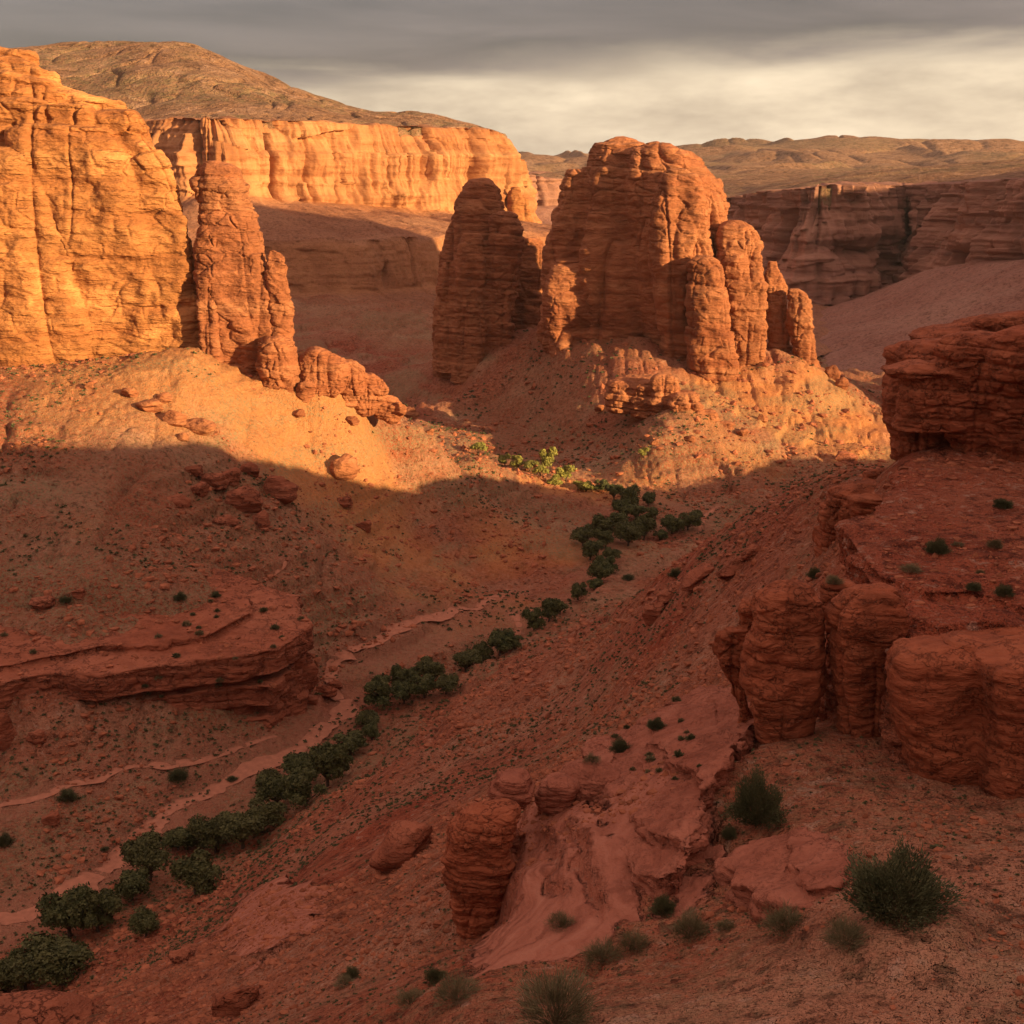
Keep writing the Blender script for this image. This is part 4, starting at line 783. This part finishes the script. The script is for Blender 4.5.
for k, q in enumerate([(400,408,14,12),(411,413,15,15),(345,468,26,26),(352,420,14,10),(300,412,12,9),(430,432,10,8)]):
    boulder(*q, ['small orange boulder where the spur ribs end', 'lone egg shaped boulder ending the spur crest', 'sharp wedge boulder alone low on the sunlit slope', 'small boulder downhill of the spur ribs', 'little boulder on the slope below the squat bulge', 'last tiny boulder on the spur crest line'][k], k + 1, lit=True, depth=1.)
for k, q in enumerate([(742,432,12,9),(762,418,10,8),(832,372,14,18),(842,384,12,12),(600,408,10,8),(690,438,12,8),(655,442,9,7)]):
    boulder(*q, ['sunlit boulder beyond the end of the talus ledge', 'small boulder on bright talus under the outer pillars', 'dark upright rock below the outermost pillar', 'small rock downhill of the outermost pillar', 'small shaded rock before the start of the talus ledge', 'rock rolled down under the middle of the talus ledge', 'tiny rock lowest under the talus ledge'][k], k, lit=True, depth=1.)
for k, q in enumerate([(305,672,26,30),(325,690,22,12),(296,655,18,20),(335,685,14,10),(312,700,14,10),(45,600,26,12),(80,592,14,10)]):
    boulder(*q, ['fallen block against the end of the banded ledge', 'flat block beside the bend of the dirt track', 'broken block high at the end of the banded ledge', 'small block closest to the bend of the track', 'little block at the toe of the banded ledge', 'wide low rock on top of the banded ledge', 'small rock on top of the banded ledge'][k], k)

# ------------------------------------------------------------------ plants
def quads_mesh(name, cen, nrm, up_, w, h, mat):
    n = len(cen); s_ = np.cross(nrm, up_); s_ /= np.linalg.norm(s_, axis=1)[:, None] + 1e-9
    w = np.broadcast_to(w, n)[:, None]; h = np.broadcast_to(h, n)[:, None]
    V = np.stack([cen - s_ * w * .5, cen + s_ * w * .5, cen + up_ * h + s_ * w * .2, cen + up_ * h - s_ * w * .2], 1).reshape(-1, 3)
    me = mesh_from(name, V, np.arange(4 * n).reshape(-1, 4), smooth=False); me.materials.append(mat); return me
def unit(n, r_):
    v = r_.normal(size=(n, 3)); return v / np.linalg.norm(v, axis=1)[:, None]
def crown_mesh(seed, nleaf, mat, lobes=9, leaf=.055, tall=1.0):
    """crown about 1 wide, 0.85*tall high, made of leaf clumps spread over uneven lobes"""
    r_ = np.random.RandomState(seed); cs = []
    for k in range(lobes):
        a = r_.uniform(0, 2 * np.pi); rr = r_.uniform(.05, .33); cs.append((math.cos(a) * rr, math.sin(a) * rr, r_.uniform(.22, .62) * tall, r_.uniform(.13, .22)))
    P_, N_ = [], []
    for cx, cy, cz, rr in cs:
        m = nleaf // lobes; d = unit(m, r_); d[:, 2] = np.where(d[:, 2] < -.4, -d[:, 2], d[:, 2])
        q = rr * (r_.uniform(.35, 1, (m, 1)) ** .45) * d * (1 + .35 * noise(d[:, 0] * 2.6, d[:, 1] * 2.6, d[:, 2] * 2.6, seed))[:, None]
        q[:, 2] *= 1.1; P_.append(q + (cx, cy, cz)); N_.append(d)
    # stray sprigs beyond the outline
    P_ = np.concatenate(P_); N_ = np.concatenate(N_) + .8 * unit(len(P_), r_); N_ /= np.linalg.norm(N_, axis=1)[:, None]
    U = unit(len(P_), r_) + (0, 0, .5); U -= (U * N_).sum(1)[:, None] * N_; U /= np.linalg.norm(U, axis=1)[:, None]
    s_ = leaf * r_.uniform(.6, 1.5, len(P_)); return quads_mesh('crown', P_, N_, U, s_, s_ * 1.2, mat), cs
def tubes(segs, n=6):
    V, F, o = [], [], 0
    for a, b, ra, rb in segs:
        a, b = np.array(a, float), np.array(b, float); d = b - a; d /= np.linalg.norm(d) + 1e-9; u = np.cross(d, (0.3, .1, 1) if abs(d[2]) < .95 else (1, 0, 0)); u /= np.linalg.norm(u); v = np.cross(d, u)
        for q, r_ in ((a, ra), (b, rb)):
            for k in range(n): t = 2 * math.pi * k / n; V.append(q + r_ * (math.cos(t) * u + math.sin(t) * v))
        for k in range(n): F.append((o + k, o + (k + 1) % n, o + n + (k + 1) % n, o + n + k))
        o += 2 * n
    return V, F
def trunk_mesh(cs, name='trunk', mat=None, r0=.03, seed=0):
    r_ = np.random.RandomState(seed); seg = []
    fork = (0.01, 0, .12); seg.append(((0, 0, -.05), fork, r0 * 1.3, r0))
    for cx, cy, cz, rr in cs:
        mid = (cx * .5 + r_.uniform(-.03, .03), cy * .5 + r_.uniform(-.03, .03), .12 + (cz - .12) * .5); seg.append((fork, mid, r0 * .65, r0 * .4)); seg.append((mid, (cx, cy, cz), r0 * .4, r0 * .12))
    V, F = tubes(seg); me = mesh_from(name, np.array(V), np.array(F)); me.materials.append(mat or M_bark); return me
TR = []
for k in range(6):
    cm, cs = crown_mesh(400 + k, 9000, M_leaf, 13 + k % 4, .030); TR.append((cm, trunk_mesh(cs, seed=k)))
TL = []
for k in range(3):
    cm, cs = crown_mesh(430 + k, 3600, M_leaf_lit, 7, .05, 1.15); TL.append((cm, trunk_mesh(cs, seed=k)))
def tree(px, py, w, label, lit=False, k=0, name='tree', cat='tree', group='trees along the valley floor', tall=1.):
    h = hit(px, py)
    if not h: return
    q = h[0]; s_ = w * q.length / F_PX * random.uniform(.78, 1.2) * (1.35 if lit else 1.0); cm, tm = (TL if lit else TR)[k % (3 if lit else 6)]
    root = bpy.data.objects.new(name, None); C.objects.link(root); root.location = q; root.empty_display_size = .5
    root.rotation_euler = (0, 0, random.uniform(0, 6.28)); root.scale = (s_ * random.uniform(.85, 1.1), s_, s_ * tall * random.uniform(.65, 1.15)); tag(root, label, cat, group)
    for n, m_ in (('crown', cm), ('trunk', tm)): o = bpy.data.objects.new(n, m_); C.objects.link(o); o.parent = root
    return root
dark = [(8,1000,44),(25,990,56),(62,985,66),(70,936,50),(98,932,50),(132,900,40),(150,880,46),(196,893,46),(146,936,32),(178,850,38),(192,846,42),(216,852,42),(243,848,44),(262,832,44),(278,806,44),(270,790,32),(306,806,40),(328,786,46),(302,785,36),
    (350,756,44),(342,775,36),(368,728,36),(384,708,38),(372,740,26),(404,704,34),(424,698,36),(446,694,34),(430,682,28),(396,690,32),(414,686,24),(466,672,28),(482,662,26),(500,654,30),(514,648,22),(534,630,26),(549,622,26),(560,614,20),
    (578,600,24),(594,590,18),(600,583,26),(608,572,24),(590,560,24),(583,546,24),(610,560,24),(628,546,28),(644,540,26),(598,538,28),(616,530,24),(636,520,26),(652,520,20),(688,530,24),(672,534,22),(660,540,22),(630,510,24),(614,500,20),(602,492,18),(648,506,18),(696,522,14),(640,532,20),(606,548,22),(622,520,22)]
ordw = ['first', 'second', 'third', 'fourth', 'fifth', 'sixth', 'seventh', 'eighth', 'ninth', 'tenth', 'eleventh', 'twelfth', 'thirteenth', 'fourteenth', 'fifteenth', 'sixteenth', 'seventeenth', 'eighteenth', 'nineteenth', 'twentieth']
sects = [(0, 10, 'counting up from the lowest corner of the wash'), (10, 20, 'in the thicket beside the lower bend of the track'), (20, 37, 'in the narrow line above the bend of the track'), (37, 61, 'in the far grove where the wash turns')]
for (a, b, where) in sects:
    for j in range(a, b):
        px, py, w = dark[j]; n = j - a; wd_ = ordw[n] if n < 20 else ['twenty-first', 'twenty-second', 'twenty-third', 'twenty-fourth'][n - 20]
        tree(px, py, w * 1.12, '%s dark green tree %s' % (wd_, where), False, j)
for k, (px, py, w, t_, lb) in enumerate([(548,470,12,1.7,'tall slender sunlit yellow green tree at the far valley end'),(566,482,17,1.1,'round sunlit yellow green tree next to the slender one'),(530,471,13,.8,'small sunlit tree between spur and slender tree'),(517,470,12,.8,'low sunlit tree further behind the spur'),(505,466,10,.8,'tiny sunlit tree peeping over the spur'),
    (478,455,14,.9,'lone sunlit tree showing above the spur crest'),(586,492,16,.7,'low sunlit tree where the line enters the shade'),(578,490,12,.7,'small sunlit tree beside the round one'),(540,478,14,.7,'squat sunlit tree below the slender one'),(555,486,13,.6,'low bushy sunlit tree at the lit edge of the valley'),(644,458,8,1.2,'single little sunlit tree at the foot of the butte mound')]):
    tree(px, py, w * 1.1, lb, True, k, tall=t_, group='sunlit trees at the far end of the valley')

# shrubs and tufts
def shrub_mesh(seed, n, mat, blade=.12, wid=.012, leaf=True):
    """hemispherical bush 1 wide, 0.55 high: stems from the root, leaflets along them"""
    r_ = np.random.RandomState(seed); d = unit(n, r_); d[:, 2] = np.abs(d[:, 2]) * .9 + .12; d /= np.linalg.norm(d, axis=1)[:, None]
    lump = 1 + .5 * noise(d[:, 0] * 2.4, d[:, 1] * 3, d[:, 2] * 3, seed)
    rad = .46 * lump * np.where(r_.rand(n) < .8, r_.uniform(.55, 1.02, n), r_.uniform(.2, 1.18, n))
    q = d * rad[:, None]; q[:, 2] *= 1.15
    dirn = d + .55 * unit(n, r_); dirn[:, 2] += .25; dirn /= np.linalg.norm(dirn, axis=1)[:, None]
    nn = np.cross(dirn, unit(n, r_)); nn /= np.linalg.norm(nn, axis=1)[:, None] + 1e-9
    return quads_mesh('foliage', q, nn, dirn, wid * r_.uniform(.6, 1.6, n), blade * r_.uniform(.5, 1.3, n), mat)
def stems_mesh(seed, n=26):
    r_ = np.random.RandomState(seed); seg = []
    for k in range(n):
        d = unit(1, r_)[0]; d[2] = abs(d[2]) + .35; d /= np.linalg.norm(d); m_ = d * .2 + r_.normal(size=3) * .02; seg.append(((0, 0, -.04), m_, .009, .006)); seg.append((m_, m_ + d * .22 + r_.normal(size=3) * .03, .006, .002))
    V, F = tubes(seg, 4); me = mesh_from('stems', np.array(V), np.array(F)); me.materials.append(M_twig); return me
SH = [(shrub_mesh(500 + k, 14000, M_shrub, .038, .011), stems_mesh(k)) for k in range(3)]
SD = [(shrub_mesh(510 + k, 2600, M_dry, .15, .007), stems_mesh(10 + k)) for k in range(3)]
SM = [shrub_mesh(520 + k, 420, M_shrub, .2, .07) for k in range(5)] + [shrub_mesh(530 + k, 320, M_dry, .24, .06) for k in range(3)]
def shrub(px, py, w, label, kind=0, name='shrub', cat='shrub', group=None, tall=1.0):
    h = hit(px, py)
    if not h: return
    q = h[0]; s_ = w * q.length / F_PX; fm, stm = (SH, SD)[kind][random.randrange(3)]
    root = bpy.data.objects.new(name, None); C.objects.link(root); root.location = q; root.scale = (s_, s_, s_ * tall); root.rotation_euler = (0, 0, random.uniform(0, 6)); tag(root, label, cat, group)
    for n, m_ in (('foliage', fm), ('stems', stm)): o = bpy.data.objects.new(n, m_); C.objects.link(o); o.parent = root
G_ = 'shrubs on the near slope'
for px, py, w, kd, t_, lb in [(893,912,100,0,1.0,'large dense dark green bush on the red gravel below the streaked wall'),(757,822,56,0,1.5,'upright dark green bush growing on bare slope below the rock columns'),(729,838,16,0,1.2,'small bush right beside the upright dark green one'),
    (556,1024,76,1,1.15,'big grey green bush at the very bottom of the photo'),(846,944,44,1,.8,'yellowish dry tuft just in front of the large dense bush'),(786,931,46,1,.8,'wide grey green tuft at the base of the pink slab'),(690,936,36,1,1.1,'rounded grass tuft between pink slab and pink ledges'),
    (664,914,26,0,1.2,'small green bush at the toe of the pink ledges'),(634,950,28,1,1.,'grassy tuft joined to a wider pale one on the ledge lip'),(602,962,36,1,.9,'wide pale green tuft on the ledge lip'),(561,927,25,1,.9,'tuft growing on the pink slickrock next to the standing rock'),
    (436,980,20,0,1.,'small round dark bush on the red slope below the standing rock'),(410,1004,28,1,.8,'pale low tuft at the bottom slope'),(457,1000,42,1,.8,'wide pale tuft beside the big bottom bush'),(725,930,22,1,.7,'low thin tuft between two grass tufts'),(352,977,16,0,1.,'little bush on red slope beside the pink dome'),(345,985,20,1,.7,'pale tuft right below the little bush by the dome'),
    (620,752,20,0,1.2,'green bush on the crest above the pink ledges'),(592,762,16,1,.8,'yellow green tuft next to the crest bush'),(655,728,20,0,.8,'dark bush on hillside left of the smallest rock knob'),(936,553,24,0,1.,'dark round bush in the middle of the flat bench'),(973,590,15,0,.9,'small bush centre front of the bench'),(1004,596,18,0,1.,'bush near the photo edge on the bench'),
    (911,572,22,1,.6,'flat pale tuft on the bench near the cleft'),(995,548,16,1,.9,'yellowish tuft among red stones on the bench'),(958,546,12,1,.6,'tiny pale tuft behind the round bench bush'),(1003,508,18,0,.9,'bush at the foot of the overhanging outcrop'),(815,578,16,0,1.1,'green tuft at the mouth of the gully wall'),(834,584,18,1,.8,'pale tuft on top of the stout column'),(980,574,9,1,.8,'very small tuft between two bench bushes'),
    (935,848,10,0,.4,'tiny green sprig on bare gravel below the streaked wall'),(676,577,16,0,.9,'dark bush on hillside above the string of rocks'),(628,580,12,0,.9,'dark bush across from the far grove on the hillside'),
    (68,800,18,0,1.,'dark round bush beside the upper dirt track'),(178,780,20,0,1.,'dark bush between the two dirt tracks'),(4,845,16,0,1.2,'dark bush cut by the photo edge above the track'),(66,602,12,0,.8,'dark bush on top of the banded ledge near the wide rock'),(180,600,14,0,.9,'dark bush centred on top of the banded ledge'),(216,597,10,0,1.,'small bush near the tip of the banded ledge'),(232,780,11,0,.6,'flat bush between track and upper path'),(105,850,8,0,.6,'tiny bush inside the curve of the track')]:
    shrub(px, py, w, lb, kd, group=G_, tall=t_)

# small scrub seen one by one, in regions that read alike
regs = [((0,260),(400,445),'sunlit scrub tufts on the scree below the great cliff','small dark scrub tuft on the sunlit orange scree below the cliff',26,5),
        ((260,560),(440,490),'sunlit scrub tufts on the spur','small green scrub tuft on the sunlit spur above the valley',26,5),
        ((0,300),(470,560),'scrub tufts on the shaded upper slope','small dull scrub tuft on the shaded slope above the banded ledge',30,6),
        ((300,560),(510,640),'scrub tufts on the shaded valley side','small dull scrub tuft on the valley side before the grove',30,6),
        ((0,330),(590,700),'scrub tufts around the banded ledge','small scrub tuft on or under the banded ledge',22,6),
        ((0,250),(720,900),'scrub tufts between the dirt tracks','small scrub tuft on the flats around the dirt tracks',30,7),
        ((380,700),(600,780),'scrub tufts on the red hillside','small scrub tuft on the long red hillside above the wash',42,7),
        ((160,480),(800,1010),'scrub tufts on the lower red slope','small scrub tuft on the red slope below the standing rock',40,8),
        ((560,890),(400,480),'scrub tufts on the butte mound','tiny scrub tuft on the mound around the butte',22,4)]
for (x0, x1), (y0, y1), grp, lb, n, w in regs:
    c_ = 0
    for _ in range(n * 4):
        if c_ >= n: break
        px, py = random.uniform(x0, x1), random.uniform(y0, y1); h = hit(px, py)
        if not h or not h[2].startswith(('ground', 'rock_ledge')) or h[1].z < .5: continue
        c_ += 1; q = h[0]; s_ = random.uniform(.7, 1.4) * w * q.length / F_PX
        o = bpy.data.objects.new('scrub_tuft', random.choice(SM)); C.objects.link(o); o.location = q - Vector((0, 0, .03)); o.scale = (s_, s_, s_ * random.uniform(.7, 1.1)); o.rotation_euler = (0, 0, random.uniform(0, 6)); tag(o, lb, 'scrub tuft', grp)

# ------------------------------------------------------------------ uncountable stones and scrub
def scatter(n, seed, rmin, rmax, amax=26):
    r_ = np.random.RandomState(seed); a = np.radians(r_.uniform(-amax, amax, n)); r = np.exp(r_.uniform(math.log(rmin), math.log(rmax), n)); x, y = r * np.sin(a), r * np.cos(a); return x, y, r, r_
def merge(base_V, base_F, pos, scl, rotz, name, mat, squash=1.0, tri=True, smooth=False, r_=None):
    n, m = len(pos), base_V[0].shape[0]; ids = r_.randint(0, len(base_V), n); B = np.stack(base_V)[ids]
    c_, s_ = np.cos(rotz)[:, None], np.sin(rotz)[:, None]; x, y, z = B[..., 0], B[..., 1], B[..., 2]
    V = np.stack([x * c_ - y * s_, x * s_ + y * c_, z * squash], -1) * scl[:, None, None] + pos[:, None]
    F = (base_F[None] + (np.arange(n) * m)[:, None, None]).reshape(-1, base_F.shape[1])
    return mesh_from(name, V.reshape(-1, 3), None if tri else F, smooth, F if tri else None)
import bmesh
bv = []
for k in range(8):
    bm = bmesh.new(); bmesh.ops.create_icosphere(bm, subdivisions=1, radius=1); V = np.array([v.co[:] for v in bm.verts]); r0 = np.random.RandomState(600 + k)
    V = V * r0.uniform(.6, 1.25, (len(V), 1)) * (1, r0.uniform(.6, 1), r0.uniform(.4, .75)); bv.append(V); bf = np.array([[v.index for v in f.verts] for f in bm.faces]); bm.free()
def stones(n, seed, rmin, rmax, pxs, name='scree', clus=True):
    x, y, r, r_ = scatter(n, seed, rmin, rmax)
    keep = (1.3 * fbm(x / 18, y / 18, 0, 4, 701) + .16 * r_.normal(size=n) > -.06) & (near_line(x, y, WASH) > 2.5)
    x, y, r = x[keep], y[keep], r[keep]; z = ground_z(x, y); m = len(x)
    s_ = pxs * r / F_PX * np.minimum(r_.pareto(2.6, m) + .45, 4.5)
    me = merge(bv, bf, np.stack([x, y, z + s_ * .1], -1), s_, r_.uniform(0, 6.28, m), name, M_stone, r_=r_)
    link(name, me, M_stone, kind='stuff')
stones(44000, 11, 28, 75, 1.5); stones(80000, 12, 75, 230, 1.35); stones(50000, 13, 230, 500, 1.1)
def rubble_on(obn, n, seed, pxs):
    r_ = np.random.RandomState(seed); o = bpy.data.objects[obn]; bb = [o.matrix_world @ Vector(c_) for c_ in o.bound_box]; X0, X1, Y0, Y1 = min(b[0] for b in bb), max(b[0] for b in bb), min(b[1] for b in bb), max(b[1] for b in bb); pts = []
    for _ in range(n):
        x, y = r_.uniform(X0, X1), r_.uniform(Y0, Y1)
        ok, loc, nr, *_x = o.ray_cast(Vector((x, y, 60)) - o.location, Vector((0, 0, -1)))
        if ok and nr.z > .6 and noise(x / (pxs * 6), y / (pxs * 6), 0, 222) > -.3: pts.append(loc + o.location)
    pts = np.array(pts); m = len(pts); s_ = pxs * np.hypot(pts[:, 0], pts[:, 1]) / F_PX * np.minimum(r_.pareto(2.4, m) + .4, 5)
    link('scree', merge(bv, bf, pts, s_, r_.uniform(0, 6.28, m), 'scree', M_stone, r_=r_), M_stone, kind='stuff')
rubble_on('rock_ledge', 5000, 31, 1.1); rubble_on('rock_bench', 9000, 32, 1.2)
def scrubs(n, seed, rmin, rmax, pxs, name='ground_scrub'):
    x, y, r, r_ = scatter(n, seed, rmin, rmax)
    keep = (1.3 * fbm(x / 24, y / 24, 0, 4, 711) + .2 * r_.normal(size=n) > .10) & (near_line(x, y, WASH) > 2.) & (slick_mask(x, y) < .5)
    x, y, r = x[keep], y[keep], r[keep]; z = ground_z(x, y); m = len(x)
    s_ = pxs * r / F_PX * r_.uniform(.6, 1.6, m)
    bs = []
    for k in range(6):
        q = np.random.RandomState(800 + k); d = unit(16, q); d[:, 2] = np.abs(d[:, 2]) + .2; t = unit(16, q) * .38; u_ = np.cross(d, t) * .8
        bs.append(np.stack([d * .3 - t, d * .3 + t, d * .9 + u_], 1).reshape(-1, 3))
    me = merge(bs, np.arange(48).reshape(-1, 3), np.stack([x, y, z], -1), s_, r_.uniform(0, 6.28, m), name, M_shrub, .8, r_=r_)
    link(name, me, M_shrub, kind='stuff')
scrubs(3600, 21, 35, 90, 2.2); scrubs(20000, 22, 90, 260, 2.1); scrubs(16000, 23, 260, 520, 1.7)

# ------------------------------------------------------------------ haze
def haze():
    x0, x1, y0, y1, z0, z1 = -1300, 2700, -40, 4700, -260, 330
    V = [(x, y, z) for x in (x0, x1) for y in (y0, y1) for z in (z0, z1)]; F = [(0, 1, 3, 2), (4, 6, 7, 5), (0, 4, 5, 1), (2, 3, 7, 6), (0, 2, 6, 4), (1, 5, 7, 3)]
    me = bpy.data.meshes.new('haze'); me.from_pydata(V, [], F); m = bpy.data.materials.new('haze'); m.use_nodes = True; nt = m.node_tree; nt.nodes.clear()
    o = nt.nodes.new('ShaderNodeOutputMaterial'); v = nt.nodes.new('ShaderNodeVolumePrincipled'); v.inputs['Density'].default_value = 2.6e-5; v.inputs['Color'].default_value = (.9, .84, .78, 1); v.inputs['Anisotropy'].default_value = .2
    nt.links.new(v.outputs[0], o.inputs['Volume']); link('haze', me, m, kind='stuff')
HAZE = True
if HAZE: haze()
